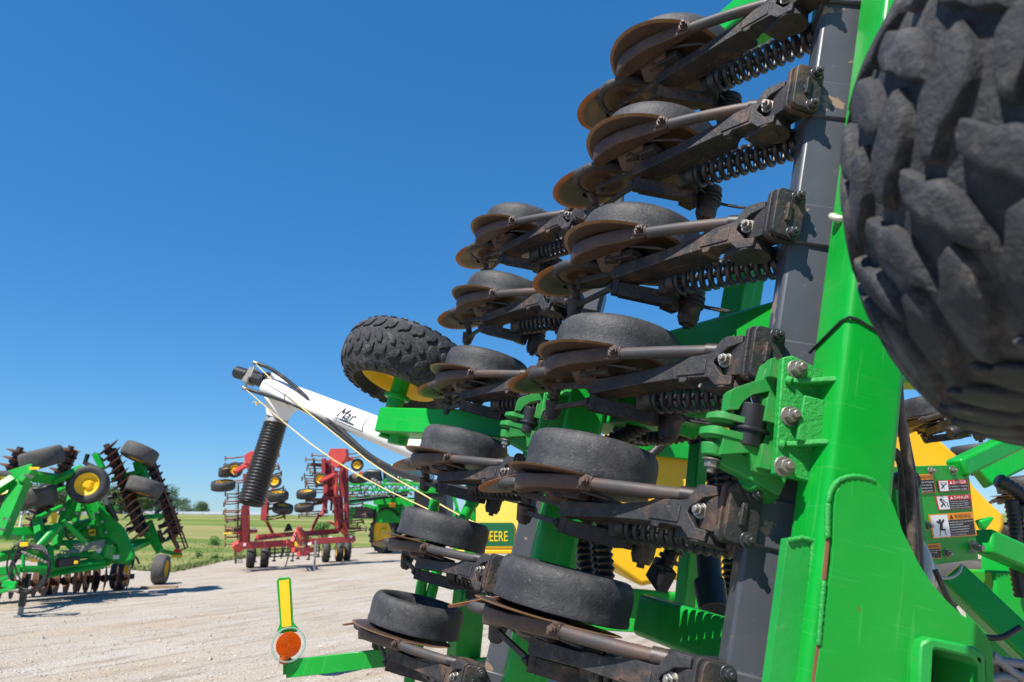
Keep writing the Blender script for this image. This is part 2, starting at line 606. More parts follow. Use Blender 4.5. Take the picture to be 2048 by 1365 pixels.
    for i in range(len(secs) - 1):
        for k in range(6):
            fs.append((i * 6 + k, i * 6 + (k + 1) % 6, (i + 1) * 6 + (k + 1) % 6, (i + 1) * 6 + k))
    fs += [tuple(range(5, -1, -1)), tuple(range((len(secs) - 1) * 6, len(secs) * 6))]
    s.add(vs, fs)
    # inner web that ties the boot back to the hub
    s.hull([Vector(p) for p in ((.40, .010, -.145), (.46, .010, -.16), (.54, .006, -.17), (.55, -.045, -.12), (.52, -.045, -.08), (.46, -.03, -.10), (.54, .0, -.09), (.46, .012, -.09))])
    s.hull([Vector(p) for p in ((.56, .014, -.225), (.46, .018, -.205), (.47, .014, -.13), (.55, .014, -.13), (.50, -.004, -.21), (.54, -.004, -.15))])
    s.build('seed_boot', M['cast_brown'], u, W, bevel=.004, sharp=45)
    bb = MB()
    bb.cyl((.316, .002, -.131), (.316, .036, -.131), .0245, n=18)
    bb.bolt((.305, .016, -.146), Vector((-.72, .1, -.68)), .0125, .013)
    bb.build('bolt', M['cast_brown'], u, W, bevel=.0015)

    p = MB()                                                   # bent steel seed pipe, then a black rubber sleeve
    path = [(.33, .016, -.137), (.27, .018, -.108), (.20, .022, -.070), (.13, .026, -.028), (.085, .030, .004), (.05, .032, .035)]
    p.tube(path, .0175, 14, smooth=2)
    p.build('seed_pipe', M['pipe'], u, W, sharp=60)
    p = MB()
    p.tube([(.085, .030, .004), (.045, .033, .040), (.0, .04, .095), (.01, .05, .17), (.10, .055, .24)], .0225, 12, smooth=2, ribs=None)
    p.build('seed_hose', M['hose'], u, W, sharp=60)

    g = MB()                                                   # hub, depth arm and the small brown blocks under the blade
    g.cyl((.50, -.055, -.05), (.50, .030, -.05), .050, .056, n=22)
    g.cyl((.545, -.060, -.005), (.545, .06, -.005), .030, n=16)
    g.box((.435, -.012, -.098), (.085, .026, .045), Matrix.Rotation(R(14), 3, 'Y'))
    g.box((.41, -.030, -.03), (.16, .05, .06), Matrix.Rotation(R(12), 3, 'Y'))
    g.cyl((.490, -.030, -.118), (.490, -.002, -.118), .026, n=16)
    g.tube([(.40, .002, -.13), (.36, -.004, -.11), (.31, -.008, -.07), (.30, -.01, -.05)], .006, 6)
    g.build('depth_arm', M['cast'], u, W, bevel=.003)

    k = MB()                                                   # dark adjuster block hanging below the arm
    dv = Vector((-.095, 0, .165)).normalized()
    c0 = Vector((.482, -.103, -.088))
    q = Matrix((dv, Vector((0, 1, 0)), dv.cross(Vector((0, 1, 0))))).transposed()
    ch = [(0, -.012), (0, .015), (.012, .022), (.172, .022), (.185, .012), (.185, -.018), (.16, -.024), (.012, -.022)]
    k.prism([c0 + dv * x + Vector((0, y, 0)) for x, y in ch], dv.cross(Vector((0, 1, 0))) * -.034)
    k.box(c0 + Vector((.012, .004, .004)), (.02, .05, .03), q)
    k.bolt(c0 + Vector((.014, .004, -.004)), (.8, 0, -.6), .011, .012)
    k.build('depth_stop', M['cast'], u, W, bevel=.003)

    f = MB()                                                   # down-pressure spring on its rod
    sa, sb = Vector((.352, -.062, .050)), Vector((.030, -.046, .150))
    f.coil(sa, sb, .0385, .0086, 11.2, 8, 16)
    f.cyl(sa.lerp(sb, -.04), sa.lerp(sb, 1.05), .010, n=10)
    f.cyl(sa.lerp(sb, -.05), sa.lerp(sb, .01), .042, .036, n=16)
    f.cyl(sa.lerp(sb, .99), sa.lerp(sb, 1.03), .042, n=16)
    f.build('coil_spring', M['spring'], u, W, sharp=60)
    n_ = MB()                                                  # spring seat casting and the knob with its wire clip
    n_.hull([Vector(v) for v in ((.40, -.03, .0), (.46, -.03, .06), (.40, -.10, .02), (.45, -.10, .07), (.36, -.035, .04), (.36, -.09, .05), (.40, -.09, .1))])
    n_.cyl((.43, -.125, .165), (.43, -.030, .165), .034, .040, n=20)
    for y in (-.05, -.065, -.08):
        n_.cyl((.43, y, .165), (.43, y - .007, .165), .043, n=20)
    n_.cyl((.43, -.150, .165), (.43, -.125, .165), .026, .036, n=16)
    n_.cyl((.43, -.162, .165), (.43, -.15, .165), .012, n=8)
    n_.tube([(.40, -.07, .10), (.43, -.07, .20), (.40, -.062, .275), (.375, -.070, .285), (.385, -.078, .26), (.43, -.078, .17)], .0045, 6, smooth=2)
    n_.box((.45, -.07, .10), (.035, .10, .05))
    n_.build('spring_seat', M['cast'], u, W, bevel=.002)

    w = MB()                                                   # narrow firming wheel: rubber ring on a dished steel wheel
    pc, pn = Vector((.722, .006, -.092)), Vector((.06, 1, -.16))
    w.mat(0).rev([(.098, -.013), (.109, -.016), (.119, -.010), (.122, .0), (.119, .010), (.109, .016), (.098, .013)], pc, pn, 40, closed=True)
    w.mat(1).rev([(.099, -.008), (.085, -.016), (.06, -.013), (.05, -.004), (.024, -.004), (.022, -.02), (.0, -.02)], pc, pn, 32)
    w.rev([(.099, .008), (.06, .010), (.0, .010)], pc, pn, 32)
    w.bolt(pc - pn.normalized() * .02, -pn, .012, .012)
    w.build('press_wheel', [M['rubber'], M['cast_brown']], u, W, sharp=50)

    z = MB()                                                   # angled closing disc with an orange rim
    zc, zn = Vector((.825, .004, -.100)), Vector((.26, 1, -.33))
    z.mat(0).rev([(.0, .012), (.05, .012), (.07, .004), (.118, .0)], zc, zn, 44)
    z.mat(1).rev([(.118, .0), (.138, .002), (.141, .008), (.136, .010), (.118, .008)], zc, zn, 44)
    z.mat(0).rev([(.118, .008), (.0, .016)], zc, zn, 44)
    z.mat(0).rev([(.03, -.02), (.03, .012)], zc, zn, 16)
    z.build('closing_disc', [M['steel_grey'], M['disc_orange']], u, W, sharp=60)

    j = MB()                                                   # closing linkage: stem, cone, link rods
    j.cyl((.835, -.055, -.050), (.845, -.110, -.046), .034, .023, n=18)
    j.cyl((.845, -.118, -.046), (.845, -.108, -.046), .015, .019, n=12)
    j.tube([(.825, -.004, -.10), (.832, -.03, -.062), (.835, -.055, -.05)], .016, 10)
    j.beam((.83, -.078, -.052), (.50, -.098, -.085), .014, .017, (0, 1, 0))
    j.beam((.745, -.026, -.11), (.49, -.045, -.088), .012, .020, (0, 1, 0))
    j.cyl((.727, -.055, -.10), (.727, .0, -.10), .013, n=12)
    j.cyl((.515, -.098, -.085), (.50, -.098, -.087), .018, n=6)
    j.build('closing_arm', M['cast'], u, W, bevel=.002)
    return u


def copy_unit(src, W, parent):
    o = src.copy()
    C.objects.link(o)
    o.parent = parent
    o.matrix_basis = WORLD[parent.name].inverted() @ W
    for ch in src.children:
        c = ch.copy()
        C.objects.link(c)
        c.parent = o
    return o
# ------------------------------------------------------------------ the big folding drill
DR = thing('seed_drill', 'green folding seed drill with stacked black gauge wheels and rusty discs, nearest machine',
           'seed drill', (.55, 2.3, 0))


def part(mb, name, m, bevel=0.0, parent=None, **k):
    return mb.build(name, m, parent or DR, W0, bevel=bevel, **k)


unit0 = make_row_unit(DR, W0)
rj = random.Random(12)


def sway():                                   # each opener hangs a little differently on its pin
    return Matrix.Rotation(R(rj.uniform(-1.3, 1.3)), 4, 'Y') @ Matrix.Rotation(R(rj.uniform(-.9, .9)), 4, 'X') @ Matrix.Rotation(R(rj.uniform(-.7, .7)), 4, 'Z')


for i in range(1, 6):
    copy_unit(unit0, wing((0, PITCH_ROW * i, 0)) @ sway(), DR)
for i in range(0, 6):
    copy_unit(unit0, wing(FAR + Vector((0, PITCH_ROW * i, 0))) @ sway(), DR)

# toolbars: one upright tube for each rank
TC = Vector((-.09, 0, .063)) + LT * .064 + NT * -.062


def toolbar(off, y0, y1):
    b = MB()
    a, e = TC + off, TC + off
    b.beam(a + Vector((0, y0, 0)), e + Vector((0, y1, 0)), .120, .120, NT)
    return part(b, 'toolbar', M['navy'], .009)


toolbar(Vector((0, 0, 0)), -.75, 2.42)
toolbar(FAR, -.75, 5 * PITCH_ROW + .12)


PN = Vector((-.94, 0, -.34)).normalized()      # face of the upright that looks into the yard
PT = Vector((-.34, 0, .94)).normalized()
PC = Vector((-.318, 0, .050))                  # its rounded corner
PW = .142


def face(px, py, off=0.0, base=PC, nn=PN):
    """point seen at px, py on the upright's face plane moved by off along its normal"""
    v = W0I.to_3x3() @ sight(px, py)
    o = W0I @ CAM
    return o + v * ((base + nn * off - o).dot(nn) / v.dot(nn))


def mast(off, y0, y1):
    """green upright tube beside the toolbar, with its bolted clevis casting"""
    p = MB()
    pts = []
    rr = .018
    for i, j, t0 in ((rr, rr, 180), (PW - rr, rr, 270), (PW - rr, PW - rr, 0), (rr, PW - rr, 90)):
        for t in (0, 22.5, 45, 67.5, 90):
            x, y = i + rr * math.cos(R(t0 + t)), j + rr * math.sin(R(t0 + t))
            q = PC + PT * x - PN * y
            pts.append(off + Vector((q.x, y0, q.z)))
    p.prism(pts, (0, y1 - y0, 0))
    m = part(p, 'upright_tube', M['green'], 0, sharp=50)

    def z8c(X, Y, o_):
        return face(1380 + X / 4.014, 660 + Y / 4.014, o_) + off

    c = MB()
    out = [(690, 218), (632, 252), (585, 390), (362, 465), (332, 492), (312, 640), (392, 640), (430, 572), (500, 522), (640, 492), (603, 700),
           (585, 832), (412, 866), (382, 812), (268, 852), (250, 1000), (482, 985), (512, 1132), (560, 1155), (690, 1180)]
    c.prism([z8c(*q, -.125) for q in out], PN * -.05)
    for X0, Y0, X1, Y1 in ((668, 250, 660, 395), (640, 560, 625, 750), (605, 930, 580, 1120)):   # raised pads of the bolting face
        a, b = z8c(X0, Y0, -.12), z8c(X1, Y1, -.12)
        c.box((a + b) / 2, (.03, abs(a.y - b.y), .026), Matrix((PN, Vector((0, 1, 0)), PT)).transposed())
    for X, Y, th in ((270, 745, .014), (215, 868, .016)):
        e = z8c(X, Y, -.165)
        cpt = e + PT * .0
        pts = []
        for t in range(90, 271, 18):                                 # rounded eye at the free end
            pts.append(cpt + PT * (.040 * math.cos(R(t))) + PN * (.044 * math.sin(R(t))))
        pts += [cpt + PT * .17 - PN * .044, cpt + PT * .17 + PN * .040]
        c.prism(pts, (0, th, 0))
        c.cyl(cpt + Vector((0, -.005, 0)), cpt + Vector((0, th + .006, 0)), .027, n=18)
    part(c, 'clevis_casting', M['green_worn'], .004)

    f = MB()
    lf = [face(px, py, -.105) + off for px, py in ((1556, 720), (1575, 716), (1640, 748), (1618, 968), (1540, 950))]
    f.prism(lf, PN * .024)
    for (xa, ya, xb, yb) in ((1571, 765, 1674, 763), (1557, 893, 1657, 889)):                     # welded ribs
        A, B = face(xa, ya, -.082) + off, face(xb, yb, -.012) + off
        B2 = Vector((off.x + PC.x, B.y, off.z + PC.z)) - PN * .014 + PT * .001
        C2 = B2 - PN * .085
        A2 = A + PT * .02
        f.prism([B2, B2 - PT * .012 - PN * .012, A.lerp(B2, .45) - PN * .012, A, A2 - PN * .01, C2], (0, .012, 0))
        f.tube([A + Vector((0, .006, 0)), A + PN * .006 + PT * .012 + Vector((0, .004, 0))], .011, 8)
    ra, rb = face(1610, 790, -.05) + off, face(1595, 880, -.05) + off
    f.prism([ra, rb, rb + PT * .05, ra + PT * .05], PN * -.012)
    fl = part(f, 'bolting_plate', M['green_weld'], .003)
    for px, py in ((1603, 740), (1590, 833), (1577, 934)):
        n = MB()
        n.bolt(face(px - 10, py, -.081) + off, PN + Vector((0, .02, 0)), .0165, .020)
        n.build('bolt', M['zinc'], fl, W0, bevel=.0015)
    s = MB()                                                        # rubber bushing and cross pin between the lugs
    e = z8c(480, 790, -.15)
    s.cyl(e + Vector((0, -.045, 0)), e + Vector((0, .05, 0)), .036, .040, n=20)
    s.cyl(e + Vector((0, -.012, 0)), e + Vector((0, -.004, 0)), .044, n=20)
    part(s, 'pivot_bush', M['black'], .002)
    l = MB()                                                        # green link arm that swings from the lower lug
    e = z8c(195, 950, -.17)
    l.cyl(e + Vector((0, -.020, 0)), e + Vector((0, .008, 0)), .026, .031, n=18)
    l.beam(e + Vector((.0, -.012, .02)), e + PT * .16 + Vector((0, -.05, 0)), .05, .045, (0, 1, 0))
    l.cyl(e + PT * .09 + Vector((0, -.045, 0)), e + PT * .19 - PN * .08 + Vector((0, -.075, 0)), .028, n=14)
    lk = part(l, 'link_arm', M['green_worn'], .003)
    n = MB()
    n.bolt(e + Vector((0, -.026, 0)), (0, -1, 0), .017, .016)
    n.build('bolt', M['zinc'], lk, W0, bevel=.0015)
    return m


mast(Vector((0, 0, 0)), -.7, 2.5)
mast(FAR + Vector((0, PITCH_ROW, 0)), -1.13, 4 * PITCH_ROW - .55)

# gusset plate, its square socket and the weld beads on the near upright
g = MB()
out = [(1658, 1120), (1660, 1040), (1664, 990), (1676, 966), (1700, 955), (1728, 957), (1750, 966), (1768, 985), (1781, 1015), (1797, 1062), (1830, 1128), (1856, 1168), (1884, 1200), (1914, 1228),
       (1944, 1247), (1964, 1270), (1975, 1300), (1977, 1330), (1979, 1420), (1964, 1420), (1962, 1322), (1950, 1306), (1860, 1288), (1852, 1300), (1846, 1420), (1822, 1520), (1600, 1520), (1640, 1250)]
g.prism([face(px, py, .001) for px, py in out], PN * .013)
part(g, 'gusset_plate', M['green'], .004)
g = MB()
ring = [(1836, 1420), (1840, 1302), (1846, 1284), (1862, 1276), (1950, 1294), (1966, 1306), (1971, 1322), (1974, 1420), (1960, 1420), (1958, 1330), (1946, 1316), (1872, 1299), (1866, 1306), (1860, 1420)]
g.prism([face(px, py, .040) for px, py in ring], PN * -.36)
part(g, 'socket_tube', M['green_edge'], .006)
g = MB()
g.prism([face(px, py, -.09) for px, py in ((1848, 1290), (1962, 1300), (1970, 1480), (1848, 1480))], PN * -.01)
part(g, 'socket_shade_panel', M['rust_dark'])  # dark rusty panel added near the mouth for the shade inside the socket


def bead(px, r=.0065, lift=.0125):
    q = MB()
    q.tube([face(x, y, lift) for x, y in px], r * .8, 8, smooth=1, ribs=(.013, .0007))
    part(q, 'weld_bead', M['green_weld'], sharp=60)


bead([(1656, 1005), (1661, 980), (1674, 962), (1700, 952), (1730, 955), (1752, 964)], .0066)
bead([(1655, 1075), (1655, 1040), (1656, 1005)], .0075)
bead([(1637, 1290), (1643, 1220), (1648, 1160)], .0065)
for pts in (((1656, 1078), (1652, 1120), (1648, 1160)), ((1637, 1292), (1630, 1340), (1624, 1400))):
    g = MB()
    g.tube([face(x, y, .008) for x, y in pts], .0045, 6)
    part(g, 'rusty_seam', M['rust'])
LN = Vector((.34, 0, -.94)).normalized()                            # left face of the upright
LB = PC + LN * .003


def lface(px, py, o_=0.0):
    return face(px, py, o_, LB, LN)


g = MB()                                                            # backing strip down the left face
g.prism([face(px, py, -.03) for px, py in ((1575, 1078), (1606, 1074), (1628, 1080), (1622, 1160), (1600, 1420), (1530, 1420))], PN * -.03)
part(g, 'backing_strip', M['green_edge'], .006)
g = MB()
g.tube([face(px, py, -.028) for px, py in ((1576, 1082), (1604, 1076), (1627, 1082), (1622, 1160), (1612, 1260), (1600, 1420))], .0055, 8, ribs=(.012, .001))
part(g, 'weld_bead', M['green_weld'], sharp=60)

# cable tie, hooks
g = MB()
q = PC + PN * .002
ty = face(1696, 634, .002).y
g.tube([q - PN * .15 - PT * .003 + Vector((0, ty - .045, 0)), q - PT * .004 - PN * .02 + Vector((0, ty - .006, 0)), q + PT * .004 + Vector((0, ty, 0)), q + PT * .02 + Vector((0, ty, 0)), q + PT * .145 + Vector((0, ty - .04, 0)), q + PT * .146 - PN * .14 + Vector((0, ty - .06, 0))], .0035, 6)
part(g, 'cable_tie', M['black'])
for (px, py) in ((1662, 432),):
    g = MB()
    e = face(px, py, -.10)
    g.tube([e + Vector((.02, .0, .08)), e + Vector((0, .005, .02)), e + Vector((0, 0, 0)), e + Vector((-.012, -.012, -.004)), e + Vector((-.03, -.016, .01)), e + Vector((-.06, .0, .09))], .0085, 8, smooth=2)
    part(g, 'hook', M['tan_pipe'], sharp=60)

# cross beams that tie the two ranks together
for nm, x0, x1, y, z, h, w in (('cross_beam', -.02, 1.30, 1.02, .42, .165, .17), ('cross_beam', .02, .60, .085, .36, .125, .14), ('cross_beam', .25, 1.1, 2.42, .32, .15, .18),
                               ('cross_beam', .45, 1.3, .80, .40, .12, .14)):
    g = MB()
    g.beam((x0, y, z), (x1, y, z), w, h, (0, 1, 0))
    part(g, nm, M['green'], .016)
g = MB()                                                            # stout frame plates behind the openers
g.beam((.42, 1.00, .42), (.80, .82, .44), .14, .24, (0, 1, 0))
g.beam((.66, 1.55, .55), (.66, .9, .55), .10, .12, (1, 0, 0))
part(g, 'frame_leg', M['green'], .012)
g = MB()                                                            # slender stays of the rear rank
for a, b in (((870, 1000), (838, 1205)), ((1010, 905), (945, 1010)), ((1112, 760), (1098, 900)), ((880, 1120), (818, 1365)), ((1085, 840), (1088, 900)), ((955, 985), (915, 1060))):
    d = 3.75
    g.cyl(wp(*a, d), wp(*b, d), .028, n=14)
part(g, 'stay_tube', M['green'], sharp=60)
g = MB()
g.beam(wp(940, 1180, 3.6), wp(925, 1330, 3.6), .13, .13, (1, 0, 0))
g.beam(wp(915, 1345, 3.7), wp(1000, 1340, 3.4), .1, .1, (0, 1, 0))
part(g, 'frame_foot', M['green'], .01)

g = MB()
g.beam(wp(1155, 985, 3.95), wp(1138, 1330, 3.95), .17, .17, (1, 0, 0))
part(g, 'frame_leg', M['green'], .012)
g = MB()
g.beam(wp(1150, 1196, 4.1), wp(1440, 1222, 4.0), .16, .15, (0, 1, 0))
part(g, 'cross_beam', M['green'], .012)

# bundles of corrugated air hoses behind the near rank
random.seed(3)
hz = [((1085, 700), (1110, 760), (1105, 830), (1150, 870)), ((1120, 690), (1150, 740), (1190, 770), (1240, 800)), ((1200, 700), (1230, 760), (1290, 790), (1380, 800)), ((1150, 1010), (1170, 1080), (1165, 1160), (1150, 1250)), ((1210, 1000), (1205, 1090), (1215, 1160), (1195, 1230)), ((1230, 690), (1300, 740), (1370, 760), (1440, 790)), ((1100, 640), (1160, 690), (1250, 700), (1330, 690)),  # extra hoses on this row, added to darken the sunlit frame behind
      ((1165, 880), (1215, 835), (1285, 850), (1330, 845), (1400, 880), (1420, 960)), ((1180, 905), (1250, 870), (1330, 830), (1390, 845), (1440, 900), (1450, 990)),
      ((1150, 860), (1180, 940), (1175, 1020), (1165, 1100), (1180, 1170), (1170, 1240)), ((1185, 1080), (1195, 1150), (1185, 1230)),
      ((1420, 940), (1440, 1010), (1425, 1080), (1430, 1160), (1440, 1260)), ((1462, 900), (1470, 1000), (1460, 1090), (1465, 1180), (1440, 1240)),
      ((1230, 850), (1300, 880), (1370, 870), (1420, 850)), ((1170, 900), (1230, 900), (1300, 845), (1350, 800)), ((1340, 1000), (1390, 1040), (1400, 1130), (1420, 1190))]
for k, pts in enumerate(hz):
    g = MB()
    g.tube([wp(px, py, 2.75 + .12 * (k % 4)) for px, py in pts], .031 if k != 2 else .036, 12, smooth=3, ribs=(.024, .0045))
    part(g, 'air_hose', M['black'], sharp=60)
g = MB()
g.tube([wp(1410, 1020, 2.6), wp(1416, 1100, 2.6), wp(1420, 1170, 2.55), wp(1428, 1215, 2.5)], .042, 14, smooth=2)
g.cyl(wp(1418, 1165, 2.56), wp(1428, 1222, 2.5), .055, .05, n=18)
g.cyl(wp(1416, 1090, 2.6), wp(1417, 1110, 2.6), .05, n=18)
part(g, 'hose_coupling', M['black'], .003)
g = MB()
g.beam(wp(1398, 890, 3.0), wp(1362, 1290, 3.0), .055, .07, (1, 0, 0))
part(g, 'hose_post', M['green'], .006)
g = MB()
g.box(wp(1322, 1150, 2.85), (.10, .09, .05), Matrix.Rotation(.5, 3, 'Z'))
g.tube([wp(1322, 1150, 2.85), wp(1345, 1100, 2.85), wp(1362, 1060, 2.85), wp(1368, 1000, 2.85)], .03, 8, smooth=2)
for k in range(4):
    g.cyl(wp(1325 + k * 11, 1140 - 18 * k, 2.84), wp(1329 + k * 11, 1133 - 18 * k, 2.84), .042, n=12)
part(g, 'cable_connector', M['black'], .002)

# warning sign plate on the centre frame with its stickers
XS = .50
def sp(px, py, lift=0.0):
    return hit(px, py, 0, XS - lift)
g = MB()
g.prism([sp(*p) for p in ((1775, 934), (1936, 930), (1957, 1119), (1790, 1140), (1780, 1100))], (.016, 0, 0))
plate = part(g, 'sign_plate', M['green'], .002)


def sticker(q, head, hcol, rows, word_size=.62, pict=None, split=.0, hh=.30):
    """q = pixel corners bl, br, tr, tl"""
    bl, br, tr, tl = (sp(*p, .0025) for p in q)
    def P(x, y, lift):
        return (bl.lerp(br, x)).lerp(tl.lerp(tr, x), y) + Vector((-lift, 0, 0))
    mb = MB()
    def quad(x0, y0, x1, y1, lift, mi):
        mb.mat(mi).add([P(x0, y0, lift), P(x1, y0, lift), P(x1, y1, lift), P(x0, y1, lift)], [(0, 1, 2, 3)])
    mi = 1 if hcol == 'orange' else 2
    mb.mat(mi).prism([P(0, 0, 0), P(1, 0, 0), P(1, 1, 0), P(0, 1, 0)], (.0018, 0, 0))
    quad(.03, .04, split, .96, .0006, 0) if split else None
    s0 = split if split else .03
    quad(s0, .04, .97, 1 - hh, .0006, 3)
    # header word with its triangle
    x0, x1 = s0 + (.97 - s0) * .27, .93
    tcol = 3 if hcol == 'orange' else 0
    mb.mat(tcol).quadmap(text_vf(head), P(x0, 1 - hh * .82, .0012), P(x1, 1 - hh * .82, .0012), P(x1, 1 - hh * .2, .0012), P(x0, 1 - hh * .2, .0012), .0)
    tx = s0 + (.97 - s0) * .15
    w = .07 * (.97 - s0)
    mb.add([P(tx - w, 1 - hh * .82, .0012), P(tx + w, 1 - hh * .82, .0012), P(tx, 1 - hh * .16, .0012)], [(0, 1, 2)])
    n = len(rows)
    for i, t in enumerate(rows):
        ya = .04 + (1 - hh - .08) * (n - i - .85) / n
        yb = .04 + (1 - hh - .08) * (n - i - .2) / n
        xe = s0 + .02 + (.93 - s0) * min(1.0, len(t) / max(len(r_) for r_ in rows))
        mb.mat(0).quadmap(text_vf(t), P(s0 + .02, ya, .0012), P(xe, ya, .0012), P(xe, yb, .0012), P(s0 + .02, yb, .0012), 0)
    if pict:
        for poly in pict:
            mb.mat(3).add([P(.03 + (split - .03) * x, .04 + .92 * y, .0012) for x, y in poly], [tuple(range(len(poly)))])
    mb.build('warning_label' if hcol == 'orange' else 'danger_label', [M['decal_white'], M['decal_orange'], M['decal_red'], M['decal_black']], plate, W0, sharp=None)


def stroke(x0, y0, x1, y1, w=.05):
    d = Vector((x1 - x0, y1 - y0)).normalized() * w
    return [(x0 - d.y, y0 + d.x), (x0 + d.y, y0 - d.x), (x1 + d.y, y1 - d.x), (x1 - d.y, y1 + d.x)]


def blob(x, y, r):
    return [(x + r * math.cos(k * PI / 4), y + r * math.sin(k * PI / 4)) for k in range(8)]


sticker(((1836, 988), (1872, 986), (1866, 948), (1826, 950)), 'WARNING', 'orange', ['Keep clear of machine', 'while it is moving', 'or parts may crush', 'or injure a person'], hh=.3)
sticker(((1878, 984), (1938, 981), (1935, 959), (1875, 962)), 'DANGER', 'red', ['To avoid injury or death do', 'not contact electric lines'], split=.32, hh=.42,
        pict=[stroke(.2, .25, .45, .55), stroke(.45, .55, .8, .7, .04), stroke(.45, .55, .5, .25, .04), blob(.3, .66, .09), stroke(.1, .85, .9, .8, .02)])
sticker(((1877, 1021), (1945, 1017), (1941, 989), (1870, 993)), 'DANGER', 'red', ['To avoid injury or death stand clear', 'of machine when wings are being folded', 'or unfolded. Mechanical or hydraulic', 'failure can allow wings to fall rapidly.'], split=.34, hh=.33,
        pict=[stroke(.2, .2, .5, .5), stroke(.5, .5, .3, .62), stroke(.35, .85, .75, .5, .03), blob(.3, .75, .1), stroke(.5, .45, .62, .2), stroke(.85, .15, .85, .5, .04)])
sticker(((1866, 1078), (1954, 1071), (1946, 1024), (1857, 1030)), 'WARNING', 'orange', ['To avoid injury from tipping or upset of machine', 'and coupled implements keep:', 'Transport speed within the stated limit', 'only with a properly ballasted tractor.', 'Do not transport with a loaded cart.', 'Read the manual before towing.'], split=.40, hh=.28,
        pict=[stroke(.5, .35, .55, .62, .09), stroke(.3, .72, .55, .6, .05), stroke(.55, .6, .75, .78, .05), blob(.5, .74, .08), stroke(.35, .05, .45, .3, .02), stroke(.75, .05, .68, .3, .02), stroke(.4, .33, .75, .33, .04)])
sticker(((1846, 1120), (1884, 1117), (1880, 1087), (1836, 1090)), 'WARNING', 'orange', ['Avoid injury from moving parts', 'keep hands clear of hinge', 'Stop engine and', 'lock parts in place'], hh=.33)
for px, py, r in ((1861, 942, .012), (1853, 1052, .014), (1893, 1107, .013), (1904, 941, .012)):
    n = MB()
    n.bolt(sp(px, py, .001), (-1, 0, -.05), r, r)
    n.build('bolt', M['zinc'], plate, W0, bevel=.001)
n = MB()
n.bolt(sp(1944, 1094, .001), (-1, 0, .1), .014, .035, stud=False)
n.cyl(sp(1944, 1094, .002), sp(1944, 1094, .008), .026, n=20)
n.build('hinge_pin', M['zinc'], plate, W0, bevel=.001)

# tubes that run from the sign plate to the other wing
for nm, a, b, w, h in (('brace_tube', (1912, 938, 2.85), (2120, 838, 3.2), .075, .075), ('brace_tube', (1898, 1148, 2.85), (2110, 1350, 2.7), .105, .105), ('brace_tube', (1965, 1082, 2.95), (2120, 1150, 3.1), .08, .10),
                       ('brace_tube', (1962, 958, 3.7), (2120, 880, 3.7), .09, .10), ('brace_tube', (1700, 738, 2.35), (1905, 742, 2.5), .12, .12), ('brace_tube', (2000, 1125, 3.9), (2200, 1115, 3.9), .2, .16),
                       ('brace_tube', (2010, 1190, 3.8), (2200, 1270, 3.6), .2, .3)):
    g = MB()
    g.beam(wp(*a), wp(*b), w, h, (.1, 1, .1))
    part(g, nm, M['green'], .012)
g = MB()
g.prism([wp(*p, 2.9) for p in ((1962, 1042), (1992, 1034), (1972, 1062))], (.03, 0, 0))
part(g, 'brace_lug', M['green'], .006)
g = MB()                                                            # cord tied round the lower brace
g.tube([wp(1862, 1150, 2.60), wp(1885, 1157, 2.58), wp(1905, 1156, 2.58), wp(1920, 1145, 2.60), wp(1923, 1130, 2.65)], .005, 6, smooth=2)
part(g, 'tie_cord', M['strap'])

# hydraulic hoses behind the mast
for k, pts in enumerate((((1795, 760), (1800, 830), (1812, 900), (1820, 980), (1824, 1060), (1829, 1130), (1833, 1230)),
                         ((1770, 898), (1795, 905), (1808, 940), (1806, 1000), (1812, 1060), (1805, 1120), (1812, 1230)),
                         ((1793, 780), (1808, 870), (1826, 960), (1832, 1040), (1838, 1110), (1836, 1230)))):
    g = MB()
    g.tube([wp(px, py, 1.98 + .06 * k) for px, py in pts], .0135, 10, smooth=3)
    part(g, 'hydraulic_hose', M['hose_dusty'], sharp=60)
g = MB()
g.rev([(.05, -.02), (.056, 0), (.05, .02)], wp(1840, 1150, 2.25), (.4, 0, 1), 20)
g.tube([wp(1830, 1090, 2.25), wp(1848, 1130, 2.22), wp(1845, 1180, 2.2), wp(1838, 1240, 2.2)], .03, 10, smooth=2)
part(g, 'hose_sleeve', M['tan_pipe'], sharp=60)
g = MB()
g.rev([(.0, .03), (.034, .03), (.04, .0), (.03, -.04), (.0, -.04)], wp(1812, 962, 2.45), (-1, 0, -.2), 24)
part(g, 'work_lamp', M['black'])
g = MB()
g.beam(wp(1790, 960, 2.6), wp(1812, 1160, 2.6), .14, .1, (1, 0, 0))
g.beam(wp(1785, 1040, 2.55), wp(1810, 1055, 2.5), .03, .03, (1, 0, 0))
part(g, 'valve_block', M['green'], .006)
for k, (pts, r, m_) in enumerate(((((1900, 868), (1940, 852), (1990, 856), (2050, 880)), .030, 'hose'), (((1905, 850), (1960, 838), (2010, 830), (2060, 850)), .028, 'black'),
                                  (((2022, 1000), (2034, 1060), (2030, 1120), (2045, 1200)), .028, 'black'), (((2040, 1010), (2055, 1060), (2070, 1130)), .034, 'black'),
                                  (((1995, 960), (2030, 980), (2060, 1010)), .03, 'black'), (((1985, 1310), (2010, 1330), (2030, 1350), (2060, 1358)), .012, 'grey'),
                                  (((1975, 1318), (2020, 1325), (2060, 1330)), .012, 'grey'), (((1980, 1360), (2005, 1352), (2030, 1362)), .012, 'grey'),
                                  (((1870, 1140), (1905, 1220), (1950, 1270), (2000, 1280), (2040, 1255)), .008, 'hose'))):
    g = MB()
    d = 3.1 if k < 5 else 2.1
    g.tube([wp(px, py, d) for px, py in pts], r, 10, smooth=3, ribs=(.02, .003) if k < 5 else None)
    part(g, 'air_hose' if k < 5 else 'cable', M[m_], sharp=60)
g = MB()
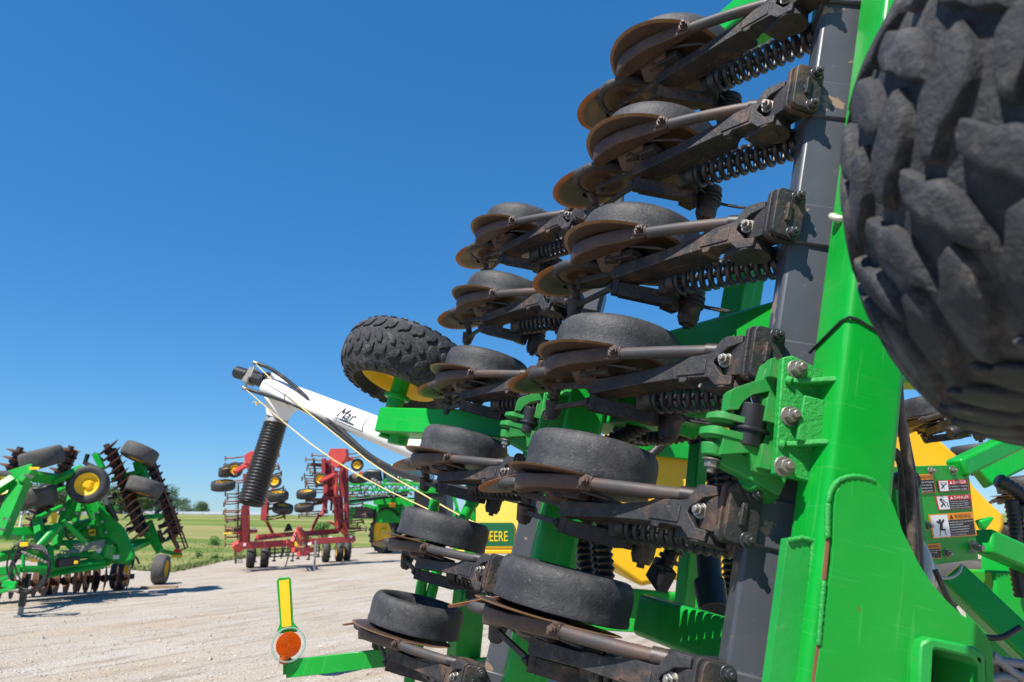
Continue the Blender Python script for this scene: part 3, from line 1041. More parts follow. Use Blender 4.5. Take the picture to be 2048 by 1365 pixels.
for k in range(9):
    p = wp(1985 + k * 13, 1346 - k * 1.5, 2.2)
    g.box(p, (.016, .035, .05))
g.box(wp(2035, 1352, 2.25), (.04, .05, .30))
part(g, 'wiring_block', M['black'], .002)

g = MB()
g.beam(wp(1960, 1215, 3.5), wp(2140, 1225, 3.5), .25, .34, (0, 1, 0))
g.beam(wp(2030, 1120, 3.7), wp(2030, 1330, 3.7), .20, .22, (1, 0, 0))
g.beam(wp(1925, 1290, 3.2), wp(2100, 1330, 3.2), .10, .12, (0, 1, 0))
part(g, 'frame_leg', M['green'], .012)
g = MB()
g.rev([(.14, -.09), (.28, -.10), (.33, -.08), (.345, 0), (.33, .08), (.28, .10), (.14, .09)], wp(1960, 1255, 3.9), (.5, .1, 1), 32, closed=True)
part(g, 'caster_tyre', M['tyre'])

# part of the other wing's openers, seen past the near tyre
def other(px, py, dist, sx):
    c = at(px, py, dist)
    ex, ey = Vector((.35, .93, .05)).normalized(), Vector((-.10, .03, 1)).normalized()
    ez = ex.cross(ey).normalized()
    ey = ez.cross(ex)
    m = Matrix((ex, ey, ez)).transposed().to_4x4()
    m.translation = c - m.to_3x3() @ Vector((.55, .105, 0))
    return m
copy_unit(unit0, other(1872, 812, 4.5, 1), DR)
copy_unit(unit0, other(1950, 902, 6.8, 1), DR)
copy_unit(unit0, other(2060, 850, 4.8, 1), DR)
copy_unit(unit0, other(2050, 968, 5.8, 1), DR)
copy_unit(unit0, other(2045, 1062, 5.8, 1), DR)


# ------------------------------------------------------------------ lugged gauge/transport tyres
def lug_wheel(name, centre, axis, rad, width, n, lugh, seed, rim=.62, crown=.055, wrap=.30, seven=False, fill=(.71, .94)):
    rnd = random.Random(seed)
    ax = Vector(axis).normalized()
    s, u = MB.frame(ax)
    hw = width / 2
    cr = crown * rad / .4                                           # crown drop at the shoulders
    rs = rad - cr

    def curve(t):
        """point of the tyre's outline: |t| <= 1 is the tread, beyond it the sidewall (radius, height)"""
        k = abs(t)
        if k <= 1:
            return rad - cr * k ** 2.4, t * hw
        e = k - 1
        f = min(1.0, e / .55)
        return rs - hw * e * (.75 + .45 * f), math.copysign(hw * (1 + .13 * math.sin(f * PI / 2)), t)

    def P(th, t, h):
        r, w = curve(t)
        lean = min(1.0, max(0.0, (abs(t) - .75) / .6))             # lugs turn outwards with the shoulder
        r += h * (1 - .75 * lean)
        w += math.copysign(h * lean * .8, t)
        return centre + (s * math.cos(th) + u * math.sin(th)) * r + ax * w

    t = MB()
    ts = [k / 10 for k in range(-16, 17)]
    body = [curve(q) for q in ts]
    prof = [(rad * rim, -hw * .68), (rad * (rim + .06), -hw * .95)] + body + [(rad * (rim + .06), hw * .95), (rad * rim, hw * .68)]
    prof = [p for i, p in enumerate(prof) if i < 2 or i > len(prof) - 3 or p[0] > rad * (rim + .07)]
    t.rev(prof, centre, ax, 96)
    base = [(-.5, -.16), (-.42, -.40), (-.12, -.46), (.10, -.30), (.34, -.34), (.5, -.10), (.46, .20), (.30, .42), (.02, .36), (-.20, .46), (-.44, .28)]
    rows = [(-1.12, wrap * 1.5, .80, .0, .25), (-.56, .40, 1.0, .45, -.80), (.0, .40, 1.04, .0, .85), (.56, .40, 1.0, .5, -.80), (1.12, wrap * 1.5, .80, .05, .25)]
    if seven:
        rows = [(-1.16, .36, .95, .0, .3), (-.80, .33, 1.0, .5, -.8), (-.41, .33, 1.05, .1, .9), (.0, .33, 1.05, .55, -.85), (.41, .33, 1.05, .05, .9), (.80, .33, 1.0, .5, -.8), (1.16, .36, .95, .1, .3)]
    st = 2 * PI / n
    for w0, wl, tl, ph, sl in rows:
        for k in range(n):
            a0 = (k + ph) * st + rnd.uniform(-.03, .03) * st
            jl, jw = rnd.uniform(.92, 1.06), rnd.uniform(.92, 1.08)
            jv = [rnd.uniform(.93, 1.07) for _ in base]
            rings = []
            for sc, hh in ((1.10, -.006), (1.04, lugh * .55), (.99, lugh * .90), (.92, lugh * 1.03), (.50, lugh * 1.06)):
                ring = []
                for (bx, by), q in zip(base, jv):
                    x, y = bx * tl * jl * sc * fill[0] * q, by * wl * jw * sc * fill[1] * q
                    ring.append(P(a0 + x * st * 1.02, w0 + y + x * sl * .42, hh))
                rings.append(ring)
            vs = [p for r_ in rings for p in r_]
            m = len(base)
            fs = [(j * m + i, j * m + (i + 1) % m, (j + 1) * m + (i + 1) % m, (j + 1) * m + i) for j in range(len(rings) - 1) for i in range(m)]
            fs.append(tuple(range((len(rings) - 1) * m, len(rings) * m)))
            t.add(vs, fs)
    o = MB()
    o.rev([(rad * rim, -hw * .72), (rad * (rim - .02), -hw * .66), (rad * (rim - .06), -hw * .50), (rad * (rim - .10), -hw * .25), (rad * .2, -hw * .12), (0, -hw * .12)], centre, ax, 48)
    o.rev([(rad * rim, hw * .66), (rad * (rim - .06), hw * .45), (rad * (rim - .08), hw * .18), (rad * .2, hw * .30), (0, hw * .30)], centre, ax, 48)
    hub = part(o, name, M['yellow_rim'], sharp=40)
    t.build('tyre', M['tread'], hub, W0, sharp=55)
    return hub


lug_wheel('transport_wheel', Vector((-1.050, .838, -.078)), (.19, 1, -.18), .46, .50, 31, .017, 5, rim=.52, crown=.060, seven=True, fill=(.80, 1.02))
fc = loc(at(812, 735, 4.05))
lug_wheel('transport_wheel', fc, (.12, 1, .14), .375, .30, 29, .010, 9, wrap=.2, fill=(.76, .98))
g = MB()                                                            # spindle and arm that carry the far tyre
g.cyl(fc + Vector((0, -.26, 0)), fc + Vector((0, .05, 0)), .05, n=18)
g.cyl(fc + Vector((0, -.20, 0)), fc + Vector((0, -.17, 0)), .075, n=18)
a, b = wp(772, 846, 3.85), wp(1075, 858, 3.35)
g.beam(a, b, .16, .135, (0, 1, 0))
g.cyl(wp(800, 862, 3.85), wp(794, 890, 3.85), .06, .055, n=16)
g.box(wp(772, 874, 3.84), (.05, .02, .08))
g.beam(wp(985, 830, 3.6), wp(975, 890, 3.6), .14, .16, (1, 0, 0))
part(g, 'wheel_arm', M['green'], .008)

# amber warning lamp on its outrigger arm
ld = 3.45
g = MB()
g.beam(wp(574, 1338, ld), wp(800, 1312, ld - .02), .03, .075, (0, 1, 0))
g.beam(wp(574, 1305, ld), wp(574, 1349, ld), .035, .004, (1, 0, 0))
arm = part(g, 'light_arm', M['green'], .003)


def lp(px, py, dz=0.0):
    return loc(at(px, py, ld - dz))
g = MB()
vd = loc(at(576, 1290, ld)) - loc(CAM)
vd.normalize()
lc = lp(577, 1290)
r0 = .074
g.rev([(r0, .0), (r0 * 1.03, .012), (r0 * 1.03, .028), (r0, .036), (r0 * .93, .036), (r0 * .91, .028), (r0 * .91, .012), (r0 * .93, .0)], lc, -vd, 44, closed=True)
g.build('lamp_bezel', M['clear'], arm, W0, sharp=40)
g = MB()
pr = [(.0, .034)]
for k in range(9):                                                  # moulded rings of the lens
    r_ = .004 + .048 * k / 8
    h_ = .034 - .004 * (k / 8) ** 2.2
    pr += [(r_, h_ + .0022), (r_ + .0032, h_ - .0022)]
pr += [(.055, .024), (.054, .010), (.03, .004), (.0, .003)]
g.rev(pr, lc, -vd, 40)
g.cyl(lc + Vector((.0, -.080, 0)) - vd * .02, lc + Vector((0, -.045, 0)) - vd * .02, .018, .024, n=14)
g.build('lamp_lens', M['amber'], arm, W0, sharp=20)
g = MB()
tl, tr, br, bl = lp(553, 1160), lp(582, 1155), lp(588, 1256), lp(559, 1262)
g.prism([lp(553, 1162), lp(558, 1156), lp(577, 1154), lp(582, 1158), lp(587, 1245), lp(596, 1256), lp(594, 1264), lp(556, 1268), lp(554, 1262), lp(560, 1248)], vd * .012)
g.build('reflector_mount', M['green'], arm, W0, bevel=.002)
g = MB()
g.prism([lp(558, 1162, .004), lp(578, 1159, .004), lp(583, 1252, .004), lp(564, 1255, .004)], vd * .003)
g.build('reflector_strip', M['reflector'], arm, W0)
# ------------------------------------------------------------------ yard, field, road
def tagk(o, kind):
    o['kind'] = kind
    return o


m, nt, b = new_mat('crushed_stone_yard')
v = coords(nt, world=True)
big = noise(nt, v, .35, 5, .6, .5)
mp = nt.nodes.new('ShaderNodeMapping')
mp.vector_type = 'TEXTURE'
mp.inputs['Scale'].default_value = (7, 1, 1)
mp.inputs['Rotation'].default_value = (0, 0, R(57))
L(nt, v, mp.inputs[0])
track = noise(nt, mp.outputs[0], .95, 7, .68, .6)
track2 = noise(nt, mp.outputs[0], 3.4, 6, .7, .3)
fine = noise(nt, v, 20, 9, .8)
mid = noise(nt, v, 5, 6, .7)
c = mix(nt, ramp(nt, big, .35, .65), (.35, .305, .25), (.405, .362, .305))
c = mix(nt, ramp(nt, track, .46, .60, (0, 0, 0), (.7,) * 3), c, (.36, .285, .205))
c = mix(nt, ramp(nt, track2, .52, .62, (0, 0, 0), (.75,) * 3), c, (.25, .20, .15))
c = mix(nt, ramp(nt, track2, .36, .46, (.5,) * 3, (0, 0, 0)), c, (.45, .42, .375))
c = mix(nt, ramp(nt, mid, .5, .75, (0, 0, 0), (.55,) * 3), c, (.49, .455, .41))
c = mix(nt, ramp(nt, fine, .30, .47, (.75,) * 3, (0, 0, 0)), c, (.17, .145, .12))
c = mix(nt, ramp(nt, fine, .60, .72, (0, 0, 0), (.8,) * 3), c, (.58, .55, .51))
L(nt, c, b.inputs['Base Color'])
b.inputs['Roughness'].default_value = .9
b.inputs['Specular IOR Level'].default_value = .2
vo = nt.nodes.new('ShaderNodeTexVoronoi')
vo.inputs['Scale'].default_value = 30
L(nt, v, vo.inputs['Vector'])
ad = nt.nodes.new('ShaderNodeMath')
ad.operation = 'ADD'
L(nt, fine, ad.inputs[0])
L(nt, vo.outputs['Distance'], ad.inputs[1])
bump(nt, b, ad.outputs[0], .6, .03)
M['yard'] = m

m, nt, b = new_mat('mown_grass_field')
v = coords(nt, world=True)
mp = nt.nodes.new('ShaderNodeMapping')
mp.inputs['Scale'].default_value = (.010, .105, 0)
mp.inputs['Rotation'].default_value = (0, 0, R(-6))
L(nt, v, mp.inputs[0])
band = noise(nt, mp.outputs[0], 1.0, 3, .5, .2)
mp2 = nt.nodes.new('ShaderNodeMapping')
mp2.inputs['Scale'].default_value = (.35, 1.2, 1)
L(nt, v, mp2.inputs[0])
tuft = noise(nt, mp2.outputs[0], 1.4, 8, .7)
c = mix(nt, ramp(nt, band, .44, .56), (.105, .165, .032), (.27, .235, .10))
c = mix(nt, ramp(nt, tuft, .42, .68, (0, 0, 0), (.65,) * 3), c, (.15, .20, .045))
c = mix(nt, ramp(nt, tuft, .28, .42, (.4,) * 3, (0, 0, 0)), c, (.08, .11, .025))
L(nt, c, b.inputs['Base Color'])
b.inputs['Roughness'].default_value = .9
b.inputs['Specular IOR Level'].default_value = .1
bump(nt, b, tuft, .7, .2)
M['field'] = m
M['grass'] = surf('grass_blades', (.12, .185, .035), .6, layers=(((.28, .25, .10), 3, .48, .15, .8),), vary=.35, vscale=2, world=True)
M['leaf'] = surf('tree_leaves', (.045, .095, .022), .6, layers=(((.085, .14, .03), .6, .5, .15, .7),), vary=.4, vscale=.7, world=True)
M['leaf_light'] = surf('shrub_leaves', (.10, .22, .03), .6, layers=(((.05, .12, .02), 2, .5, .15, .7),), vary=.35, vscale=2, world=True)
M['bark'] = surf('bark', (.10, .075, .055), .8, vary=.3)
M['stone'] = surf('loose_stones', (.38, .33, .28), .85, layers=(((.50, .47, .43), 3, .5, .1, .8), ((.24, .20, .17), 4, .6, .1, .8)), vary=.3, vscale=9, world=True)

g = MB()
N = 2500
g.add([(-N, -200, 0), (N, -200, 0), (N, N, 0), (-N, N, 0)], [(0, 1, 2, 3)])
tagk(g.build('gravel_yard', M['yard'], sharp=None), 'structure')

edge_px = [(-900, 1104), (-300, 1108), (0, 1116), (200, 1136), (346, 1145), (400, 1134), (446, 1123), (560, 1108), (706, 1097), (900, 1086), (1300, 1078), (2048, 1074), (3000, 1074)]
edge = [gnd(*p) for p in edge_px]


def fz(r, r0):
    t = min(1, max(0, (r - r0) / (175 - r0)))
    return .03 + 2.75 * t * t * (3 - 2 * t)


g = MB()
rnd = random.Random(2)
cols = []
for a, bb in zip(edge, edge[1:]):
    for k in range(8):
        p = a.lerp(bb, k / 8)
        cols.append(Vector((p.x, p.y, 0)))
cols.append(edge[-1])
NS = 40
vs = []
for p in cols:
    r0 = math.hypot(p.x, p.y)
    d = Vector((p.x, p.y, 0)) / r0
    j = rnd.uniform(-.35, .35)
    for k in range(NS + 1):
        r = r0 + j * (1 - k / NS) + (900 - r0) * (k / NS) ** 2.6
        q = d * r
        vs.append((q.x, q.y, fz(r, r0) + .05 * math.sin(q.x * .15) * min(1, k / 8)))
fs = []
for i in range(len(cols) - 1):
    for k in range(NS):
        fs.append((i * (NS + 1) + k, (i + 1) * (NS + 1) + k, (i + 1) * (NS + 1) + k + 1, i * (NS + 1) + k + 1))
g.add(vs, fs)
tagk(g.build('grass_field', M['field']), 'structure')

# grass standing along the edge of the yard and in tufts over the near field
g = MB()
for _ in range(7000):
    i = rnd.randrange(2, 8)
    p = edge[i].lerp(edge[i + 1], rnd.random())
    r0 = math.hypot(p.x, p.y)
    u = rnd.random()
    r = r0 + (rnd.uniform(-.3, 1.8) if u < .6 else rnd.uniform(0, 26))
    d = Vector((p.x, p.y, 0)) / r0
    q = d * r + Vector((0, 0, fz(r, r0) - .01))
    h = rnd.uniform(.05, .16) if u < .6 else rnd.uniform(.04, .11)
    a = rnd.uniform(0, PI)
    s = Vector((math.cos(a), math.sin(a), 0)) * rnd.uniform(.012, .03)
    g.add([q - s, q + s, q + Vector((rnd.uniform(-.08, .08), rnd.uniform(-.08, .08), h))], [(0, 1, 2)])
tagk(g.build('grass_verge', M['grass'], sharp=None), 'stuff')

# loose stones on the part of the yard nearest the camera
g = MB()
for _ in range(4200):
    y = 6.5 + 22 * rnd.random() ** 1.7
    x = rnd.uniform(-.78, .02) * y
    s = rnd.uniform(.006, .021) * (1 + .5 * (rnd.random() > .93))
    a = rnd.uniform(0, PI)
    e = [Vector((math.cos(a) * s * rnd.uniform(.8, 1.5), math.sin(a) * s, 0)), Vector((-math.sin(a) * s, math.cos(a) * s * rnd.uniform(.7, 1.3), 0))]
    c0 = Vector((x, y, s * .18))
    up = Vector((rnd.uniform(-.3, .3) * s, rnd.uniform(-.3, .3) * s, s * rnd.uniform(.5, .9)))
    g.add([c0 + e[0], c0 + e[1], c0 - e[0], c0 - e[1], c0 + up + e[0] * .4, c0 + up + e[1] * .4, c0 + up - e[0] * .4, c0 + up - e[1] * .4],
          [(0, 1, 5, 4), (1, 2, 6, 5), (2, 3, 7, 6), (3, 0, 4, 7), (4, 5, 6, 7)])
tagk(g.build('loose_gravel', M['stone'], sharp=None), 'stuff')

# country road along the ridge
g = MB()
pts = []
for k in range(60):
    an = R(-62 + 124 * k / 59)
    for r in (171, 178):
        pts.append((math.sin(an) * r, math.cos(an) * r, 2.79 + (.15 if r == 178 else 0)))
g.add(pts, [(2 * k, 2 * k + 2, 2 * k + 3, 2 * k + 1) for k in range(59)])
tagk(g.build('road', M['grey'], sharp=None), 'structure')

rail = thing('guard_rail', 'pale steel guard rail along the road on the grassy ridge', 'guard rail', (-75, 158, 2.7))
g = MB()
p0, p1 = Vector((-110, 141, 3.25)), Vector((-58, 167, 3.20))
g.beam(p0, p1, .12, .5)
g.build('rail', M['decal_white'], rail)
g = MB()
for k in range(15):
    q = p0.lerp(p1, k / 14)
    g.box((q.x, q.y, q.z - .45), (.15, .15, .8))
po = g.build('post_row', M['grey'], rail)


def leaf_crown(mb, c, rx, rz, n, size, rnd, lobes=7):
    cs = []
    for k in range(lobes):
        a = rnd.uniform(0, 2 * PI)
        z = rnd.uniform(-.75, .8)
        q = math.sqrt(max(0, 1 - z * z)) * rnd.uniform(.3, .72)
        cs.append((c + Vector((math.cos(a) * q * rx, math.sin(a) * q * rx, z * rz * .75)), rnd.uniform(.32, .55)))
    cs.append((c, .6))
    for _ in range(n):
        lc, lr = rnd.choice(cs)
        d = Vector((rnd.gauss(0, 1), rnd.gauss(0, 1), rnd.gauss(0, 1))).normalized()
        p = lc + Vector((d.x * rx * lr, d.y * rx * lr, d.z * rz * lr)) * rnd.uniform(.65, 1.08)
        a = Vector((rnd.gauss(0, 1), rnd.gauss(0, 1), rnd.gauss(0, 1))).normalized() * size * rnd.uniform(.5, 1.2)
        b_ = d.cross(a)
        if b_.length < 1e-5:
            continue
        b_ = b_.normalized() * size * rnd.uniform(.4, .9)
        mb.add([p - a * .5, p + b_ * .5, p + a * .5, p - b_ * .5], [(0, 1, 2, 3)])


def tree(px, dist, height, width, label, seed, group=None):
    rn = random.Random(seed)
    base = at(px, 1035, dist)
    r0 = 45
    base.z = fz(math.hypot(base.x, base.y), r0) - .1
    t = thing('tree', label, 'tree', base, group)
    k = MB()
    k.tube([base, base + Vector((.1, 0, height * .3)), base + Vector((rn.uniform(-.3, .3), 0, height * .65))], [height * .035, height * .025, height * .012], 8)
    for j in range(4):
        a = rn.uniform(0, 6.28)
        q = base + Vector((0, 0, height * rn.uniform(.3, .5)))
        k.tube([q, q + Vector((math.cos(a) * width * .3, math.sin(a) * width * .3, height * .25))], [height * .014, height * .006], 6)
    k.build('trunk', M['bark'], t)
    k = MB()
    leaf_crown(k, base + Vector((0, 0, height * .50)), width * .5, height * .50, 2200, height * .06, rn, 9)
    k.build('crown', M['leaf'], t, sharp=None)


TG = 'trees on the far ridge'
for k, (px, d, h, w_, lab) in enumerate((
        (-20, 120, 6.2, 7.5, 'dark green tree at the far left edge behind the green disc harrow'), (28, 128, 5.6, 7, 'rounded tree left of the white post, behind the green disc harrow'),
        (75, 118, 5.6, 6, 'bright tree seen between the folded gangs of the green disc harrow'), (118, 130, 6.4, 8, 'broad tree seen just left of the front wheel of the green disc harrow'),
        (215, 140, 6.0, 9, 'dark tree seen through the centre of the green disc harrow'), (262, 145, 6, 9, 'dark tree behind the right folded gang of the green disc harrow'),
        (310, 150, 5.6, 8, 'dark tree just behind the right edge of the green disc harrow'),
        (352, 190, 4.8, 9, 'dense low tree on the ridge right of the green disc harrow'), (376, 200, 4.2, 8, 'lower middle tree of the ridge clump between harrow and red cultivator'),
        (404, 195, 4.9, 5.5, 'rounded tree standing alone at the right end of the ridge clump'))):
    tree(px, d, h, w_, lab, 20 + k, TG)


rt = random.Random(77)
for k in range(16):
    px_ = -60 + 25 * k
    tree(px_, rt.uniform(150, 175), rt.uniform(5.0, 6.6), rt.uniform(9, 12), 'tree in the dark wood edge behind the green disc harrow', 60 + k, 'wood edge behind the disc harrow')


def shrub(px, py, w_, h, label, seed, n=700, size=.14):
    rn = random.Random(seed)
    p = gnd(px, py)
    r0 = 40
    t = thing('shrub', label, 'shrub', p, 'shrubs at the edge of the field')
    k = MB()
    for j in range(6):
        a = rn.uniform(0, 6.28)
        k.tube([p, p + Vector((math.cos(a) * w_ * .25, math.sin(a) * w_ * .25, h * .6))], [.02, .008], 5)
    k.build('stem', M['bark'], t)
    k = MB()
    leaf_crown(k, p + Vector((0, 0, h * .52)), w_ * .5, h * .5, n, size, rn, 6)
    k.build('foliage', M['leaf_light'], t, sharp=None)


shrub(640, 1084, 1.6, 1.75, 'bright green bush behind the right tower of the red cultivator', 41, 1300, .15)
shrub(612, 1086, .9, 1.0, 'small bright bush left of the big one behind the red cultivator', 42, 500, .13)
shrub(430, 1096, 1.1, .75, 'low green bush left of the red cultivator', 43, 500, .12)
shrub(427, 1122, .45, .35, 'small weed clump nearest the gravel left of the red cultivator', 44, 160, .1)
shrub(372, 1090, .8, .45, 'low weed clump just right of the green disc harrow', 45, 250, .1)
shrub(395, 1118, .4, .35, 'tiny weed between the disc harrow and the red cultivator', 46, 140, .09)
shrub(700, 1080, 1.2, .8, 'low green bush between the red cultivator and the yellow sprayer wheel', 47, 400, .12)
shrub(60, 1112, 2.2, 1.3, 'spreading bush seen under the folded wing of the green disc harrow', 48, 900, .15)
# ------------------------------------------------------------------ yellow seed cart behind the drill
CART = thing('seed_cart', 'yellow seed tank cart with green name plate, half hidden behind the black wheels', 'seed cart', (1.2, 6.6, 0))
d0 = 7.2
g = MB()
prof = [(900, 1102), (908, 1062), (919, 1030), (936, 985), (952, 950), (985, 930), (1060, 926), (1110, 940), (1116, 1102)]
g.prism([at(px, py, d0) for px, py in prof], (.1, 1.3, 0))
g.build('tank', M['yellow_pale'], CART, bevel=.07, seg=4)
g = MB()
g.beam(at(895, 1104, d0 - .02), at(1120, 1104, d0 - .02), .08, .035)
g.build('tank_lip', M['yellow'], CART, bevel=.006)
g = MB()
g.beam(at(941, 996, d0 - .035), at(922, 1036, d0 - .035), .055, .012, (0, 1, 0))
g.beam(at(922, 1036, d0 - .035), at(913, 1100, d0 - .035), .055, .012, (0, 1, 0))
g.build('tank_strap', M['green'], CART)
g = MB()
P = lambda px, py, l=0: at(px, py, d0 - .02 - l)
g.prism([P(890, 1093), P(1027, 1093), P(1029, 1050), P(1025, 1046), P(890, 1046)], (0, .012, 0))
pl = g.build('name_plate', M['decal_green'], CART)
g = MB()
for s, x0, x1, h in (('J', 908, 913, 24), ('OHN', 914, 936, 20), ('D', 972, 982.5, 25), ('EERE', 983.5, 1019.5, 20)):
    dx = 32 if s in ('J', 'OHN') else 0
    g.quadmap(text_vf(s), P(x0 + dx - 4, 1083, .004), P(x1 + dx - 4, 1083, .004), P(x1 + dx - 4, 1083 - h, .004), P(x0 + dx - 4, 1083 - h, .004), 0)
g.build('lettering', M['decal_yellow'], pl, sharp=None)
g = MB()
d1 = 5.3
prof = [(1195, 1000), (1205, 870), (1245, 852), (1500, 832), (1790, 838), (1835, 850), (1882, 880), (1925, 918), (1950, 972), (1985, 1008), (2010, 1030), (2013, 1052), (2000, 1082), (1960, 1110), (1890, 1190), (1700, 1205), (1450, 1180), (1345, 1160), (1282, 1174), (1215, 1125)]
g.prism([at(px, py, d1) for px, py in prof], (0, 1.2, 0))
g.build('tank', M['yellow'], CART, bevel=.06, seg=4)
g = MB()
g.beam(at(1238, 880, d1 - .05), at(1430, 905, d1 - .05), .05, .17)
g.build('tank_rail', M['green'], CART, bevel=.01)
g = MB()
g.tube([at(1240, 880, d1 - .12), at(1290, 890, d1 - .12), at(1330, 878, d1 - .12)], .022, 8, smooth=2, ribs=(.03, .003))
g.tube([at(1335, 878, d1 - .12), at(1318, 895, d1 - .12), at(1300, 912, d1 - .12)], .034, 8, smooth=1, ribs=(.03, .004))
g.build('tank_hose', M['hose'], CART, sharp=60)
g = MB()
g.beam((.2, 7.7, .75), (4.4, 6.0, .75), .18, .2)
g.beam((1.6, 5.8, .62), (3.6, 5.8, .62), .14, .16)
g.beam((2.2, 5.5, .6), (2.6, 7.5, .6), .14, .16)
g.build('chassis', M['green'], CART, bevel=.01)


def plain_wheel(parent, c, axis, rad, width, rim, nm='wheel', tyre_m='tyre', lugs=0, rimr=.58):
    ax = Vector(axis).normalized()
    hw = width / 2
    o = MB()
    rr = rad * rimr
    o.rev([(rr * 1.02, -hw * .82), (rr * .94, -hw * .80), (rr * .9, -hw * .45), (rr * .55, -hw * .25), (rr * .34, -hw * .35), (0, -hw * .35)], c, ax, 28)
    o.rev([(rr * 1.02, hw * .82), (rr * .94, hw * .80), (rr * .9, hw * .45), (rr * .55, hw * .25), (rr * .34, hw * .45), (rr * .30, hw * .62), (0, hw * .62)], c, ax, 28)
    hub = o.build(nm, rim, parent, sharp=40)
    t = MB()
    prof = [(rr, -hw * .82), (rad * .72, -hw), (rad * .88, -hw * .97), (rad * .965, -hw * .80), (rad * .99, -hw * .4), (rad, 0), (rad * .99, hw * .4), (rad * .965, hw * .80), (rad * .88, hw * .97), (rad * .72, hw), (rr, hw * .82)]
    t.rev(prof, c, ax, 44)
    if lugs:
        s, u = MB.frame(ax)
        for k in range(lugs):
            for sd in (-1, 1):
                th = 2 * PI * (k + (.5 if sd > 0 else 0)) / lugs
                def Q(t_, w_, r_):
                    return c + (s * math.cos(t_) + u * math.sin(t_)) * r_ + ax * w_
                st = 2 * PI / lugs
                a = [(th - .13 * st, sd * hw * .95), (th + .20 * st, sd * hw * .95), (th + .80 * st, sd * hw * .02), (th + .50 * st, sd * hw * .02)]
                lo = [Q(t_, w_, rad * .955) for t_, w_ in a]
                hi = [Q(t_ + .04 * st, w_ * .97, rad * 1.035 - abs(w_ / hw) ** 3 * .02 * rad) for t_, w_ in a]
                t.add(lo + hi, [(0, 1, 5, 4), (1, 2, 6, 5), (2, 3, 7, 6), (3, 0, 4, 7), (4, 5, 6, 7)])
    t.build('tyre', M[tyre_m], hub, sharp=45)
    return hub


for x, y in ((2.35, 6.3), (3.2, 6.9)):
    plain_wheel(CART, Vector((x, y, .55)), (.9, -.4, 0), .55, .36, M['yellow_rim'])

# ------------------------------------------------------------------ white filling auger with its black spout
AUG = thing('filling_auger', 'white filling auger with ribbed black spout, hydraulic motor and two straw ropes', 'auger', (-1.4, 6.8, 0))


def z8(X, Y, d):
    return at(400 + X / 2.843, 700 + Y / 2.843, d)


def z6(X, Y, d):
    return at(440 + X / 4.135, 700 + Y / 4.135, d)


A0, A1 = z6(395, 300, 8.05), at(990, 955, 5.15)
TR = .118
axd = (A1 - A0).normalized()
g = MB()
g.cyl(A0 + axd * .05, A1, TR, n=40)
tb = g.build('auger_tube', M['white'], AUG, sharp=40)
g = MB()
sm = z6(797, 436, 7.72)
sm = A0 + axd * (sm - A0).dot(axd)
g.cyl(sm, sm + axd * .012, TR + .003, n=40)
g.build('clamp_band', M['black'], tb)
g = MB()
hoodpts = []
for X, Y in ((425, 188), (560, 262), (690, 380), (705, 405), (625, 495), (610, 520), (555, 592), (385, 535), (372, 400), (362, 352)):
    for dd in (-.135, .135):
        hoodpts.append(z6(X, Y, 8.0 + dd))
g.hull(hoodpts)
hd = g.build('discharge_hood', M['white'], AUG, bevel=.025, seg=3)
for X, Y in ((430, 285), (540, 335), (650, 380)):
    g = MB()
    g.bolt(z6(X, Y, 7.855), (0, -1, 0), .012, .008, stud=False)
    g.build('bolt', M['zinc'], hd)
g = MB()
g.beam(z6(392, 265, 7.86), z6(600, 430, 7.86), .012, .012)
g.build('hood_rim', M['white'], hd)
# motor
g = MB()
m0, m1 = z6(395, 268, 8.0), z6(140, 185, 8.2)
dm = (m1 - m0).normalized()
Lm = (m1 - m0).length
g.cyl(m0, m0 + dm * .03, .115, n=28)
g.cyl(m0 + dm * .03, m0 + dm * Lm * .42, .088, .08, n=8)
g.cyl(m0 + dm * Lm * .62, m1, .074, n=24)
for k in range(4):
    a = k * PI / 2 + .5
    s, u = MB.frame(dm)
    q = m1 + s * .05 * math.cos(a) + u * .05 * math.sin(a)
    g.cyl(q, q + dm * .014, .012, n=6)
g.build('hydraulic_motor', M['black'], AUG, bevel=.004)
g = MB()
q0 = m0 + dm * Lm * .42
g.beam(q0, m0 + dm * Lm * .62, .12, .19, (0, .3, 1))
g.cyl(z6(285, 140, 8.05), z6(250, 230, 8.02), .014, n=10)
g.cyl(z6(205, 315, 8.05), z6(245, 215, 8.02), .014, n=10)
g.cyl(z6(285, 105, 8.0), z6(375, 140, 7.95), .020, .017, n=12)
g.cyl(z6(190, 315, 8.0), z6(275, 345, 7.95), .020, .017, n=12)
g.ball(z6(285, 108, 8.0), .026)
g.ball(z6(195, 315, 8.0), .026)
g.build('valve_block', M['zinc'], AUG, bevel=.003)
# spout
s0, s1 = z6(470, 575, 8.0), z6(255, 1275, 7.75)
g = MB()
g.cyl(s0 + (s0 - s1).normalized() * .03, s0 + (s1 - s0).normalized() * .07, .128, n=32)
g.build('spout_collar', M['grey'], AUG)
g = MB()
sd_ = (s1 - s0)
n_r = 25
s, u = MB.frame(sd_)
prof = [(.112, .05)]
Ls = sd_.length
for k in range(n_r):
    z = .06 + (Ls - .06) * k / n_r
    r = .118 + .014 * k / n_r
    st = (Ls - .06) / n_r
    prof += [(r - .006, z), (r + .012, z + st * .3), (r + .012, z + st * .5), (r - .006, z + st * .8)]
prof += [(.128, Ls), (.118, Ls - .01), (.105, Ls * .9), (.10, .1)]
g.rev(prof, s0, sd_, 40)
g.build('spout_hose', M['black'], AUG, sharp=70)
M['black'].node_tree.nodes['Principled BSDF'].inputs['Roughness'].default_value = .35
# hoses and ropes
g = MB()


def along(pts, lead):
    out = []
    for X, Y in pts:
        t = max(0.0, (400 + X / 2.843 - 535) / 455)
        out.append(z8(X, Y, 1 / (.1242 + .070 * t) - lead))
    return out


